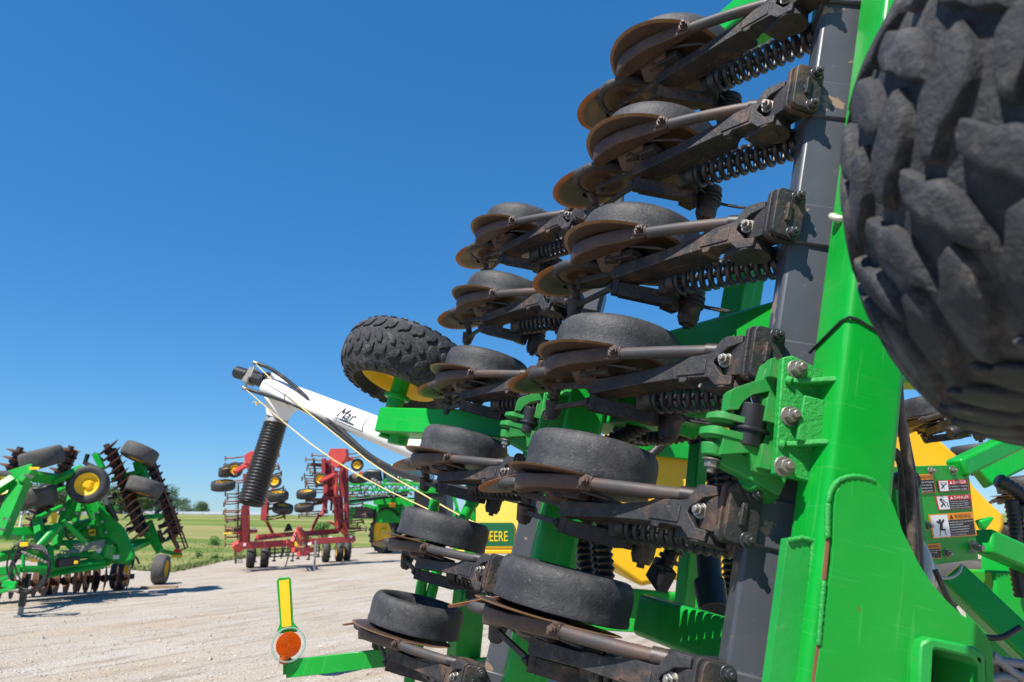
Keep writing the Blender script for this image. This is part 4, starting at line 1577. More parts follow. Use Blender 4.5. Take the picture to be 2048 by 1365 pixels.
h1 = [(330, 78), (400, 104), (520, 190), (680, 340), (830, 482), (950, 598), (1100, 682), (1285, 742), (1500, 790), (1700, 850)]
g.tube(along(h1, .20), .022, 10, smooth=3)
g.build('hydraulic_hose', M['hose'], AUG, sharp=60)
g = MB()
h2 = [(262, 222), (360, 252), (560, 318), (680, 388), (822, 500), (955, 618), (1105, 700), (1290, 752), (1500, 800), (1700, 860)]
g.tube(along(h2, .20), .022, 10, smooth=3)
g.build('hydraulic_hose', M['hose'], AUG, sharp=60)
for pts in ([(320, 84), (530, 290), (800, 505), (1000, 668), (1250, 812), (1470, 940), (1620, 1010)], [(262, 226), (440, 382), (700, 592), (1000, 770), (1310, 912), (1500, 1010)]):
    g = MB()
    g.tube(along(pts, .27), .0052, 6, smooth=1)
    g.build('rope', M['twine'], AUG, sharp=60)
g = MB()
for a, b_ in (((300, 300), (318, 296)), ((318, 296), (335, 312)), ((318, 296), (345, 305)), ((318, 300), (322, 318))):
    g.cyl(z8(*a, 7.75), z8(*b_, 7.75), .007, n=6)
g.build('rope_knot', M['twine'], AUG)
# maker's plate in script letters on the tube
nrm = (CAM - A0.lerp(A1, .5))
nrm = (nrm - axd * nrm.dot(axd)).normalized()
side = axd.cross(nrm).normalized()
if side.z > 0:
    side = -side
p0 = at(715, 848, 6.85)
t0 = (p0 - A0).dot(axd)
def tp(x, y, l=0.0):
    an = y / TR
    return A0 + axd * (t0 + x) + nrm * (math.cos(an) * (TR + l)) + side * (math.sin(an) * (TR + l))
g = MB()
def panel(x0, x1, y0, y1, l, mi, n=8):
    vs, fs = [], []
    for k in range(n + 1):
        y = y0 + (y1 - y0) * k / n
        vs += [tp(x0, y, l), tp(x1, y, l)]
    fs = [(2 * k, 2 * k + 1, 2 * k + 3, 2 * k + 2) for k in range(n)]
    g.mat(mi).add(vs, fs)
y0 = -.085
panel(.0, .56, y0, y0 + .150, .003, 1)
panel(.008, .552, y0 + .007, y0 + .143, .0045, 0)
vf = text_vf('Mar', .45)
g.mat(1).add([tp(.06 + .34 * x, y0 + .105 - .092 * y, .014) for x, y in vf[0]], vf[1])
panel(.12, .40, y0 + .112, y0 + .124, .009, 1, 2)
for k in range(2):
    panel(.03, .11, y0 + .118 + .010 * k, y0 + .122 + .010 * k, .006, 1, 1)
g.build('maker_plate', [M['decal_white'], M['decal_black']], tb, sharp=None)
# stand that carries the auger at its lower end
g = MB()
e = A0.lerp(A1, .93)
g.beam((e.x, e.y + .1, 0), (e.x, e.y + .1, e.z), .08, .08, (0, 1, 0))
g.box((e.x, e.y + .1, .03), (.5, .5, .06))
g.build('stand', M['green'], AUG, bevel=.006)
# ------------------------------------------------------------------ green disc harrow with folded wings
HAR = thing('disc_harrow', 'green disc harrow with folded wings and rusty disc gangs, parked at the far left', 'disc harrow', (-9.6, 16.8, 0))


def z7(X, Y, d):
    return at(X / 3.412, 850 + Y / 3.412, d)


def bar(parent, name, mt, segs, bev=.012, W=None):
    g = MB()
    for s in segs:
        (ax, ay, ad), (bx, by, bd), w, h = s[:4]
        g.beam(z7(ax, ay, ad), z7(bx, by, bd), w, h, s[4] if len(s) > 4 else (0, -1, .2))
    return g.build(name, mt, parent, bevel=bev)


def rod(parent, name, mt, segs, n=12):
    g = MB()
    for (ax, ay, ad), (bx, by, bd), r in segs:
        g.cyl(z7(ax, ay, ad), z7(bx, by, bd), r, n=n)
    return g.build(name, mt, parent, sharp=50)


GR = M['green']
for seg in ([((152, 385, 14.6), (-8, 770, 14.2), .27, .22)], [((60, 372, 14.7), (235, 318, 14.8), .30, .20)], [((150, 395, 14.5), (232, 300, 14.6), .14, .2)], [((225, 352, 14.9), (392, 372, 15.6), .15, .2)],
            [((365, 385, 15.4), (560, 296, 15.9), .12, .14)], [((-30, 450, 14.3), (95, 370, 14.5), .16, .2)], [((40, 748, 15.2), (380, 722, 16.0), .20, .22)], [((350, 735, 16.0), (600, 722, 16.8), .2, .2)],
            [((455, 575, 15.9), (372, 850, 15.6), .14, .14)], [((475, 690, 16.2), (612, 655, 16.8), .10, .10)], [((600, 515, 16.6), (660, 650, 16.7), .20, .2)], [((480, 585, 16.6), (640, 575, 16.6), .09, .1)],
            [((520, 490, 16.4), (470, 655, 16.2), .10, .1)], [((300, 1035, 15.0), (716, 952, 16.3), .10, .045)], [((300, 985, 15.0), (716, 938, 16.3), .06, .06)], [((310, 1005, 15.08), (712, 952, 16.38), .03, .20, (0, 0, 1))],
            [((-20, 905, 14.2), (330, 838, 15.4), .14, .16)], [((150, 985, 13.9), (330, 985, 14.9), .10, .10)], [((-20, 1010, 13.6), (140, 990, 13.8), .16, .2)], [((700, 845, 16.8), (760, 940, 16.8), .22, .2)],
            [((740, 905, 16.9), (900, 930, 17.3), .2, .2)], [((430, 980, 15.8), (690, 930, 16.5), .16, .16)], [((860, 805, 17.6), (1120, 790, 18.3), .12, .16)], [((1085, 858, 18.3), (1240, 888, 18.6), .09, .12)],
            [((905, 335, 17.3), (870, 350, 17.2), .1, .1)], [((945, 250, 17.5), (985, 390, 17.5), .22, .2)], [((850, 350, 17.2), (960, 320, 17.4), .10, .12)], [((760, 380, 17.0), (870, 345, 17.2), .10, .1)],
            [((560, 290, 16.0), (440, 380, 15.8), .12, .14)], [((690, 570, 17.0), (820, 575, 17.3), .09, .1)], [((700, 300, 16.6), (650, 200, 16.6), .12, .12)], [((20, 1085, 13.3), (110, 1095, 13.2), .12, .05)],
            [((0, 1060, 13.4), (95, 1030, 13.4), .07, .06)], [((0, 1140, 13.2), (110, 1110, 13.2), .07, .05)], [((830, 300, 17.5), (1010, 760, 17.7), .10, .14)], [((780, 350, 17.4), (1000, 330, 17.6), .10, .1)], [((830, 500, 17.4), (1060, 480, 17.7), .10, .1)], [((890, 640, 17.5), (1110, 620, 17.8), .10, .1)], [((440, 300, 17.2), (280, 650, 17.0), .10, .14)], [((330, 480, 16.6), (470, 420, 17.0), .09, .1)], [((250, 640, 16.2), (420, 560, 16.8), .09, .1)], [((100, 330, 16.4), (0, 560, 16.2), .1, .12)], [((500, 440, 16.3), (470, 600, 16.1), .14, .14)], [((560, 500, 16.8), (500, 720, 16.6), .1, .12)], [((400, 806, 15.9), (880, 800, 17.2), .10, .12)], [((560, 772, 16.6), (860, 775, 17.3), .08, .10)], [((380, 905, 15.6), (720, 880, 16.6), .12, .12)], [((700, 870, 16.6), (755, 868, 16.6), .3, .42)], [((440, 800, 15.8), (560, 905, 16.1), .08, .1)], [((850, 870, 17.0), (1010, 800, 17.8), .12, .14)], [((255, 640, 15.6), (300, 1010, 15.0), .14, .14)], [((560, 880, 16.2), (640, 780, 16.5), .10, .1)], [((780, 930, 16.9), (800, 820, 17.0), .14, .14)], [((335, 840, 15.2), (345, 985, 15.1), .12, .12)], [((620, 885, 16.3), (690, 930, 16.4), .2, .2)], [((160, 760, 13.9), (158, 985, 13.8), .05, .05)], [((368, 640, 15.5), (365, 720, 15.5), .06, .06)]):
    bar(HAR, 'frame_beam', GR, seg)
rod(HAR, 'hydraulic_cylinder', GR, [((398, 690, 15.1), (235, 862, 14.7), .095)], 18)
rod(HAR, 'hydraulic_cylinder', M['green'], [((500, 735, 16.2), (628, 660, 16.7), .05)], 14)
rod(HAR, 'hydraulic_cylinder', M['black'], [((735, 540, 16.6), (790, 660, 16.8), .075)], 14)
for pts in (((600, 200, 16.8), (580, 260, 16.8), (640, 290, 16.8)), ((640, 200, 16.9), (700, 250, 16.9)), ((210, 190, 15.9), (200, 280, 15.6)), ((110, 270, 16.2), (230, 300, 15.8)), ((700, 510, 16.9), (800, 480, 17.0)), ((860, 720, 17.5), (930, 700, 17.6)), ((1080, 700, 18.0), (1140, 680, 18.1)), ((1085, 720, 18.0), (1110, 800, 18.1)), ((1150, 720, 18.2), (1215, 840, 18.2))):
    g = MB()
    g.tube([z7(*p) for p in pts], .055, 8)
    g.build('linkage', M['black'], HAR)
for pts in (((460, 640, 15.6), (440, 730, 15.5), (470, 790, 15.8), (520, 760, 16.0)), ((700, 480, 16.5), (740, 600, 16.7), (700, 690, 16.5)), ((760, 870, 16.9), (840, 850, 17.0), (930, 900, 17.4), (950, 950, 17.4)), ((890, 880, 17.3), (920, 900, 17.2), (900, 980, 17.2))):
    g = MB()
    g.tube([z7(*p) for p in pts], .022, 7, smooth=2)
    g.build('hydraulic_hose', M['hose'], HAR, sharp=60)
rod(HAR, 'cylinder_rod', M['grey'], [((705, 465, 16.5), (735, 545, 16.6), .05)], 14)
rod(HAR, 'brace_rod', M['green'], [((430, 655, 15.2), (590, 815, 15.6), .05)], 12)
# stout side plate with the yellow emblem
g = MB()
out = [(612, 520), (650, 518), (690, 578), (760, 640), (832, 708), (868, 790), (905, 888), (898, 915), (835, 945), (815, 860), (786, 800), (740, 768), (560, 772), (548, 735), (600, 690), (638, 640)]
g.prism([z7(X, Y, 16.45) for X, Y in out], (.02, .10, 0))
sp_ = g.build('side_plate', GR, HAR, bevel=.012)
g = MB()
out = [(935, 705), (1022, 648), (1060, 750), (1100, 850), (1068, 882), (1015, 800), (960, 745)]
g.prism([z7(X, Y, 17.9) for X, Y in out], (.02, .10, 0))
g.build('side_plate', GR, HAR, bevel=.012)
g = MB()
for a, b_ in (((655, 600), (688, 690)), ((690, 700), (705, 760))):
    g.beam(z7(*a, 16.38), z7(*b_, 16.38), .12, .05)
g.build('plate_rib', GR, sp_, bevel=.008)
# emblem: yellow shield, black border and a leaping animal
def em(x, y, l=0.0):
    return z7(602 + 54 * x, 760 - 50 * y, 16.425 - l)
g = MB()
rq = [(.1, 0), (.9, 0), (1, .1), (1, .9), (.9, 1), (.1, 1), (0, .9), (0, .1)]
g.mat(0).prism([em(x, y) for x, y in rq], (0, .012, 0))
g.mat(1).prism([em(.5 + (x - .5) * .88, .5 + (y - .5) * .88, .003) for x, y in rq], (0, .002, 0))
deer = [(.14, .42), (.24, .50), (.22, .62), (.34, .56), (.52, .58), (.66, .66), (.70, .80), (.76, .68), (.88, .62), (.84, .56), (.76, .55), (.70, .44), (.82, .34), (.78, .28), (.64, .36), (.46, .38), (.34, .30), (.20, .20), (.14, .24), (.26, .36)]
g.mat(0).prism([em(x, y, .005) for x, y in deer], (0, .001, 0))
g.build('emblem', [M['decal_black'], M['decal_yellow']], HAR, sharp=None)

# disc gangs
blade_me = None


def gang(a, b_, n, rad, shaft, tilt=(0, 0, 0), dmat='rust'):
    """n blades on one shaft; the shaft is the part, every blade a sub-part"""
    a, b_ = Vector(a), Vector(b_)
    ax = (b_ - a).normalized()
    g = MB()
    g.cyl(a - ax * .1, b_ + ax * .1, shaft, n=8)
    for k in range(n):
        c = a.lerp(b_, (k + .5) / n)
        g.cyl(c - ax * .05, c + ax * .05, shaft * 1.5, n=8)
    off = Vector((.04, .16, 0))
    g.beam(a + off, b_ + off, .12, .12, (0, 1, 0))
    sh = g.build('disc_gang', M['rust_dark'], HAR)
    first = None
    nn = (ax + Vector(tilt)).normalized()
    for k in range(n):
        c = a.lerp(b_, k / (n - 1))
        if first is None:
            g = MB()
            N = 20
            ring = [(0, .05), (rad * .5, .035), (rad * .97, .0), (rad * .97, -.012), (rad * .5, .02), (0, .036)]
            g.rev(ring, c, nn, N)
            first = g.build('disc_blade', M[dmat], sh, sharp=50)
            c_first = c
        else:
            o = first.copy()
            C.objects.link(o)
            o.parent = sh
            o.matrix_basis = Matrix.Translation(c - c_first) @ first.matrix_basis
    return sh


gang(z7(735, 160, 17.0), z7(962, 735, 17.2), 13, .30, .07, (.15, .25, .25))
gang(z7(1000, 230, 17.8), z7(1190, 745, 18.2), 12, .27, .06, (.15, .25, .25))
gang(z7(476, 172, 17.0), z7(225, 700, 16.8), 12, .24, .07, (-.1, .2, -.3))
gang(z7(128, 182, 16.2), z7(-60, 590, 16.0), 9, .26, .07, (-.1, .2, -.3))
p0, p1 = gnd(225, 1190), gnd(330, 1158)
gang(Vector((-10.9, 15.4, .36)), Vector((-9.75, 17.3, .36)), 11, .31, .06, (.1, -.25, 0))
gang(Vector((-9.95, 17.0, .36)), Vector((-9.3, 17.85, .36)), 5, .31, .06, (.2, -.35, 0))
gang(Vector((-12.6, 14.6, .36)), Vector((-11.3, 15.6, .36)), 6, .31, .06, (.1, -.25, 0))
for a, b_ in (((590, 1000), (640, 1110)), ((520, 1010), (585, 1120))):
    g = MB()
    g.tube([z7(a[0], a[1], 16.0), z7(a[0] - 18, (a[1] + b_[1]) / 2, 16.0), z7(a[0], b_[1], 16.0)], .035, 8, smooth=2)
    g.build('spring_shank', M['rust'], HAR)

# wheels
def hwheel(X, Y, d, axis, rad, width, rim='yellow_rim', tm='tread_dusty'):
    return plain_wheel(HAR, z7(X, Y, d), axis, rad, width, M[rim], tyre_m=tm)
hwheel(603, 408, 15.9, (.28, -1, .05), .425, .30, tm='tyre')
hwheel(285, 228, 15.3, (.25, .30, -1), .42, .40)
hwheel(245, 492, 15.6, (.10, .20, -1), .40, .40)
hwheel(955, 196, 17.2, (-.33, -.25, -1), .42, .36)
hwheel(985, 427, 17.2, (-.22, -.20, -1), .42, .36)
hwheel(5, 430, 14.6, (.5, -.8, .3), .34, .28)
c = gnd(318, 1169)
plain_wheel(HAR, c + Vector((0, 0, .39)), (.97, .20, 0), .39, .34, M['yellow_rim'], tyre_m='tread_dusty')
for px, py in ((88, 1190), (231, 1181)):
    c = gnd(px, py)
    plain_wheel(HAR, c + Vector((0, .1, .37)), (.96, .22, 0), .37, .30, M['yellow_rim'], tyre_m='tyre')
# rolling basket frame at the right
bars = [((1030, 225, 17.6), (1085, 350, 17.6), .018), ((1085, 350, 17.6), (1165, 560, 17.9), .018), ((1165, 560, 17.9), (1265, 850, 18.1), .02), ((1180, 560, 17.9), (1282, 835, 18.1), .02), ((1130, 640, 18), (1215, 850, 18.1), .035),
        ((1165, 560, 17.9), (1195, 575, 17.9), .018), ((1240, 855, 18.1), (1282, 835, 18.1), .018)]
for k in range(9):
    t = k / 8
    bars.append(((1105 + 100 * t, 600 + 200 * t, 18), (1195 + 80 * t, 590 + 210 * t, 18), .012))
g = MB()
for (ax, ay, ad), (bx, by, bd), r in bars:
    g.cyl(z7(ax, ay, ad), z7(bx, by, bd), r, n=7)
g.build('rolling_basket', M['rust'], HAR)
# control boxes, hose coil, jack, lamps, small bright fittings
g = MB()
g.beam(z7(385, 945, 15.2), z7(535, 925, 15.6), .15, .18)
g.build('storage_box', M['black'], HAR, bevel=.02)
g = MB()
g.beam(z7(655, 858, 16.35), z7(694, 856, 16.4), .01, .22)
g.build('instruction_label', M['decal_white'], HAR)
g = MB()
g.beam(z7(772, 904, 16.6), z7(812, 902, 16.6), .01, .09)
g.build('instruction_label', M['decal_white'], HAR)
g = MB()
for k in range(5):
    g.tube([z7(485 + 3 * k, 868 - 13 * k, 15.9), z7(560, 858 - 12 * k, 16.0), z7(640, 850 - 12 * k, 16.2), z7(712, 830 - 10 * k, 16.4)], .014, 6, smooth=1)
for k in range(4):
    g.tube([z7(400 + 20 * k, 900, 15.5), z7(420 + 22 * k, 850, 15.6), z7(470 + 24 * k, 880, 15.7), z7(500 + 26 * k, 830, 15.8)], .014, 6, smooth=2)
g.build('hydraulic_lines', M['grey'], HAR, sharp=60)
g = MB()
for k in range(5):
    r = .325 + .016 * k
    c = z7(205, 985, 13.3 + .03 * k)
    g.tube([c + Vector((math.cos(t * PI / 14) * r * (1 - .02 * k), .05 * math.sin(t * .7 + k), math.sin(t * PI / 14) * r * 1.1)) for t in range(29)], .016, 7)
g.tube([z7(130, 800, 13.3), z7(60, 870, 13.3), z7(40, 1000, 13.3), z7(90, 1080, 13.3)], .015, 7, smooth=2)
g.tube([z7(140, 800, 13.3), z7(100, 900, 13.3), z7(95, 960, 13.3), z7(140, 1060, 13.3)], .015, 7, smooth=2)
g.build('hose_coil', M['hose'], HAR, sharp=60)
cps = [((150 + 22 * k, 865 + 10 * k, 13.25), (185 + 22 * k, 880 + 10 * k, 13.2), .022) for k in range(7)]
for a, b_, r in cps + [((110, 815, 13.25), (150, 795, 13.2), .03), ((60, 1130, 13.2), (130, 1130, 13.2), .03)]:
    g = MB()
    g.cyl(z7(*a), z7(*b_), r, n=8)
    g.build('hose_coupler', M['zinc'], HAR)
for X, Y, d, sz in ((168, 815, 13.2, (.14, .05, .07)), (238, 925, 13.3, (.12, .05, .06)), (367, 635, 15.4, (.11, .05, .22)), (237, 297, 14.4, (.2, .04, .05)), (1207, 897, 18.4, (.28, .03, .06)), (520, 938, 15.3, (.07, .03, .06))):
    g = MB()
    g.box(z7(X, Y, d), sz)
    g.build('yellow_marker', M['reflector'], HAR)
g = MB()
g.box(z7(1212, 862, 18.4), (.18, .04, .09))
g.build('tail_lamp', M['decal_red'], HAR, bevel=.01)
jb = gnd(40, 1233)
g = MB()
g.box((jb.x, jb.y, .42), (.09, .09, .5))
g.box((jb.x + .05, jb.y - .02, .62), (.08, .06, .24))
jk = g.build('jack_stand', M['black'], HAR, bevel=.008)
g = MB()
g.box((jb.x, jb.y, .11), (.065, .065, .22))
g.box((jb.x, jb.y, .01), (.16, .16, .02))
g.build('jack_foot', M['grey'], jk, bevel=.004)
for X, Y, d in ((640, 612, 16.3), (668, 598, 16.3), (697, 661, 16.4), (668, 678, 16.4), (724, 735, 16.4), (695, 746, 16.4), (605, 700, 16.4), (30, 640, 14.1), (62, 648, 14.1), (22, 716, 14.05), (-2, 712, 14), (435, 578, 15.7), (525, 605, 15.9), (365, 716, 15.4),
                (88, 752, 15), (640, 640, 16.4), (590, 815, 15.5), (850, 915, 16.9), (200, 350, 14.4), (175, 345, 14.4), (215, 355, 14.4), (330, 900, 15), (800, 570, 17.2)):
    g = MB()
    g.cyl(z7(X, Y, d - .06), z7(X, Y, d + .02), .030, n=8)
    g.build('bolt', M['zinc'], HAR)
pk = gnd(323, 1175)
plank = MB()
plank.box((pk.x + .05, pk.y - .22, .03), (.85, .2, .06), Matrix.Rotation(R(18), 3, 'Z'))
po = plank.build('plank', M['wood'], bevel=.008)
tag(po, 'weathered plank under the right wheel of the green disc harrow', 'plank')
# white marker post far behind
pst = thing('marker_post', 'slim white post standing in the field behind the green disc harrow', 'post', at(41, 1060, 75) - Vector((0, 0, 1)))
g = MB()
q = at(41, 1045, 75)
g.cyl(q - Vector((0, 0, 1.7)), q + Vector((0, 0, .75)), .09, n=8)
g.build('shaft', M['decal_white'], pst)
g = MB()
g.ball(q + Vector((0, 0, .78)), .10)
g.build('cap', M['grey'], pst)
# ------------------------------------------------------------------ red field cultivator with folded wings
CUL = thing('field_cultivator', 'faded red field cultivator with two folded upright wings, standing on the gravel edge', 'cultivator', (-8.2, 26, 0))


def zc(X, Y, d=26.0):
    return at(420 + X / 4.876, 880 + Y / 4.876, d)


def dx(X):
    return 24.9 + (X - 370) / 740 * 3.0          # the machine stands askew: its right side is farther off


def cbar(name, mt, a, b_, w, h=None, dd=0.0, bev=.01):
    g = MB()
    g.beam(zc(a[0], a[1], dx(a[0]) + dd), zc(b_[0], b_[1], dx(b_[0]) + dd), w * 1.02, (h or w) * 1.02, (0, -1, .1))
    return g.build(name, mt, CUL, bevel=bev)


RD, RK = M['red'], M['red_dark']
px = .00385
for a, b_, w, m_, dd in (((235, 1040), (1402, 968), .20, RD, 0), ((455, 950), (1260, 885), .15, RD, .9), ((440, 975), (820, 925), .08, RD, .4), ((930, 930), (1250, 905), .08, RK, .5),
                         ((348, 1035), (340, 770), .17, RD, .1), ((340, 780), (336, 640), .16, RD, .1), ((382, 1030), (372, 640), .07, RK, .6), ((530, 785), (545, 545), .22, RK, 1.2), ((548, 785), (612, 912), .09, RK, 1.3),
                         ((420, 420), (380, 640), .17, RD, .2), ((1226, 300), (1232, 560), .15, RD, .0), ((1232, 540), (1246, 870), .20, RK, .1), ((1132, 440), (1118, 690), .16, RK, .4), ((1110, 180), (1108, 460), .15, RK, .5),
                         ((1322, 260), (1338, 880), .18, RK, .3), ((1180, 690), (1190, 560), .08, RK, .3), ((1115, 690), (1070, 745), .14, RK, .6), ((1060, 735), (985, 890), .10, RK, .8), ((1270, 870), (1402, 985), .16, RD, .0),
                         ((1300, 800), (1345, 960), .12, RD, .0), ((1160, 800), (1260, 850), .08, RD, .2), ((870, 852), (800, 1000), .12, RD, -1.0), ((868, 852), (962, 995), .12, RD, -1.0), ((868, 850), (876, 1040), .15, RD, -1.2),
                         ((740, 1000), (870, 1095), .12, RD, -1.0), ((985, 1000), (900, 1095), .12, RD, -1.0), ((810, 1075), (1000, 1075), .16, RD, -1.8), ((860, 1115), (950, 1110), .14, RD, -2.2), ((245, 1010), (300, 1070), .22, RD, -.1),
                         ((1200, 560), (1245, 860), .07, RD, -.1), ((1270, 300), (1290, 860), .12, RK, .5), ((1205, 440), (1215, 330), .10, RD, -.2), ((540, 560), (620, 480), .1, RK, 1.2), ((1150, 200), (1150, 560), .2, RK, .6), ((1190, 250), (1196, 600), .18, RK, .5), ((1285, 250), (1300, 560), .16, RK, .3), ((1080, 330), (1140, 420), .12, RK, .4), ((1100, 560), (1230, 590), .12, RK, .3), ((1120, 480), (1330, 470), .12, RK, .4), ((1200, 700), (1330, 690), .12, RK, .3), ((1230, 790), (1330, 800), .12, RK, .2), ((320, 700), (300, 1000), .1, RK, .5), ((350, 330), (350, 640), .16, RK, .4), ((395, 330), (430, 560), .16, RK, .5), ((250, 905), (400, 890), .10, RD, .2), ((940, 590), (1110, 590), .10, M['rust_dark'], .7), ((950, 640), (1110, 610), .10, M['rust_dark'], .7), ((560, 600), (720, 590), .10, M['rust_dark'], 1.4), ((560, 680), (700, 650), .08, M['rust_dark'], 1.4), ((1010, 180), (1040, 470), .08, M['rust_dark'], .8), ((980, 240), (1110, 250), .12, M['rust_dark'], .7), ((380, 900), (455, 890), .10, RD, .6)):
    cbar('frame_beam', m_, a, b_, w, None, dd)
for pts, dd in (([(330, 150), (400, 108), (470, 110), (470, 270), (380, 330), (340, 250)], .2), ([(1175, 85), (1322, 85), (1330, 165), (1310, 205), (1235, 275), (1185, 255), (1150, 130)], .0), ([(1260, 110), (1330, 125), (1325, 215), (1290, 205)], -.2)):
    g = MB()
    g.prism([zc(X, Y, dx(pts[0][0]) + dd) for X, Y in pts], (.05, .28, 0))
    g.build('fold_bracket', RD, CUL, bevel=.015)
# wheels: yellow-rimmed gauge wheels seen face on, and tyres seen edge on
for X, Y, r, wd in ((240, 292, 72, .2), (630, 405, 66, .2), (1436, 246, 70, .2), (1078, 386, 72, .2)):
    plain_wheel(CUL, zc(X, Y, dx(X) + .1), (.12, -1, .05), r * px * .98, wd, M['yellow_rim'])
for X, Y, r, w, tl in ((128, 446, 102, 78, .02), (140, 318, 50, 80, .1), (662, 545, 100, 78, .08), (710, 670, 98, 72, .18), (940, 530, 98, 76, 0), (918, 660, 95, 66, -.02), (1445, 378, 102, 76, .04)):
    plain_wheel(CUL, zc(X, Y, dx(X) + .3), (tl, -.25, 1), r * px, w * px, M['yellow_rim'])
for X, B in ((370, 1252), (508, 1248), (1112, 1196), (1245, 1188), (1320, 1080)):
    q = zc(X, B, 1)
    gq = gnd(420 + X / 4.876, 880 + B / 4.876) if B > 1150 else gnd(420 + X / 4.876, 1122)
    plain_wheel(CUL, Vector((gq.x, gq.y + .2, .42)), (1, .35, 0), .42, .30, M['yellow_rim'])
for a, b_ in (((355, 250), (235, 315)), ((1195, 345), (1072, 405)), ((1270, 205), (1390, 185)), ((330, 240), (370, 250)), ((1195, 345), (1260, 360))):
    cbar('wheel_arm', RD, a, b_, .13, .13, -.2)
# shanks with their sweeps, standing out sideways from the folded wings
sh = []
for Y in (180, 243, 402, 527, 600, 690, 745, 770, 850, 870, 912, 950, 1018):
    sh.append((150, Y, 325 - (Y > 600) * 10, Y - 10 - (Y < 300) * 8))
for Y, x1 in ((160, 672), (262, 665), (330, 695), (480, 716), (612, 712), (735, 712), (570, 720)):
    sh.append((x1, Y - 12, 555, Y + 20))
for Y, x0 in ((148, 995), (190, 935), (245, 955), (345, 920), (395, 930), (310, 975), (418, 945), (478, 958), (600, 935), (722, 890), (575, 1010), (700, 960)):
    sh.append((x0, Y, 1150, Y + (8 if Y < 500 else -10)))
for Y, x1 in ((125, 1460), (458, 1468), (520, 1505), (620, 1490), (690, 1520), (780, 1482), (860, 1522), (160, 1495), (830, 1440)):
    sh.append((x1, Y, 1330, Y + 12))
rs_ = random.Random(4)
sh += [(x0 + rs_.uniform(-25, 25), y0 + rs_.uniform(14, 40), x1, y1 + rs_.uniform(14, 36)) for x0, y0, x1, y1 in list(sh) if 200 < y0 < 900]
for X0, Y0, X1, Y1 in sh:
    d_ = dx(X1) + .3 + rs_.uniform(0, .9)
    g = MB()
    g.tube([zc(X1, Y1, d_), zc((X0 + X1) / 2, (Y0 + Y1) / 2 + 6, d_), zc(X0, Y0, d_)], .030, 6, smooth=1)
    g.beam(zc(X0, Y0 - 20, d_), zc(X0, Y0 + 26, d_), .03, .05)
    g.build('shank', M['rust_dark'] if int(Y0) % 2 else M['rust'], CUL)
# spike harrow hanging down the left wing
g = MB()
g.beam(zc(278, 430, 25.3), zc(270, 1000, 25.3), .04, .04)
for k in range(34):
    Y = 440 + k * 15
    g.cyl(zc(278, Y, 25.3), zc(238 + (k % 3) * 6, Y + 10, 25.2), .009, n=5)
g.build('spike_harrow', M['rust_dark'], CUL)
g = MB()
g.beam(zc(245, 1060, 25.0), zc(250, 1210, 25.0), .05, .05)
for k in range(9):
    g.cyl(zc(250, 1060 + k * 17, 25), zc(320, 1064 + k * 17, 25.2), .012, n=5)
g.build('spike_harrow', M['rust_dark'], CUL)
for X, Y0, Y1 in ((440, 1030, 1190), (628, 1000, 1180), (805, 1060, 1180), (860, 1100, 1160), (962, 1090, 1165), (700, 1000, 1130), (1060, 1000, 1140), (1165, 1000, 1140), (1360, 980, 1115), (580, 1010, 1130), (755, 1000, 1120)):
    g = MB()
    g.tube([zc(X, Y0, dx(X) + .3), zc(X + 8, (Y0 + Y1) / 2, dx(X) + .4), zc(X - 4, Y1, dx(X) + .2)], .030, 6, smooth=1)
    g.box(zc(X - 4, Y1, dx(X) + .2), (.12, .10, .05))
    g.build('shank', M['rust_dark'], CUL)
for Y in (1062, 1100, 1135):
    cbar('tine_bar', M['rust_dark'], (560, Y + 8), (1060, Y - 14), .04, .04, 1.6, 0)
g = MB()
g.prism([zc(718, 898, 27.2), zc(806, 886, 27.2), zc(778, 818, 27.2), zc(752, 820, 27.2)], (0, .03, 0))
g.build('slow_sign', M['black'], CUL)
g = MB()
for pts in ([(835, 900), (850, 960), (900, 1020), (945, 990), (925, 900)], [(820, 930), (850, 1000), (905, 1035), (960, 1000)], [(740, 985), (720, 1090), (690, 1160)], [(790, 1060), (760, 1150), (735, 1240)], [(880, 870), (940, 900), (960, 960)]):
    g.tube([zc(X, Y, 24.6) for X, Y in pts], .022, 6, smooth=2)
g.build('hydraulic_hose', M['hose'], CUL, sharp=60)
q = gnd(420 + 1015 / 4.876, 880 + 1272 / 4.876)
g = MB()
g.cyl(q, q + Vector((0, 0, .95)), .035, n=10)
g.cyl(q + Vector((0, 0, .45)), q + Vector((0, 0, 1.0)), .05, n=10)
g.box(q + Vector((0, 0, .015)), (.16, .16, .03))
g.build('jack_stand', M['grey'], CUL)
for X, Y, w in ((325, 1022, .16), (1170, 955, .17), (1362, 946, .17), (970, 1015, .12), (430, 865, .1)):
    g = MB()
    g.box(zc(X, Y, dx(X) - .16 - (1.6 if X == 970 else 0)), (w, .01, .09))
    g.build('decal', M['decal_white'], CUL)
for X, Y in ((510, 985), (628, 985), (760, 975), (1078, 950), (1012, 1000), (1250, 940), (245, 1022), (290, 1060), (1395, 980), (440, 990), (870, 1080), (935, 1110), (905, 1078), (860, 850), (1245, 850), (1275, 355), (1280, 205)):
    g = MB()
    g.cyl(zc(X, Y, dx(X) - .22 - (1.8 if 800 < X < 960 else 0)), zc(X, Y, dx(X)), .03, n=8)
    g.build('bolt', M['zinc'], CUL)
for p_, sz in ((zc(845, 1012, 24.7), (.12, .04, .14)), (zc(175, 912, 25), (.3, .05, .05)), (zc(545, 760, 26.7), (.12, .04, .3))):
    g = MB()
    g.box(p_, sz)
    g.build('yellow_marker', M['yellow_rim'], CUL)
g = MB()
g.box(zc(1472, 320, 28.6), (.14, .08, .1))
g.build('warning_lamp', M['amber'], CUL)

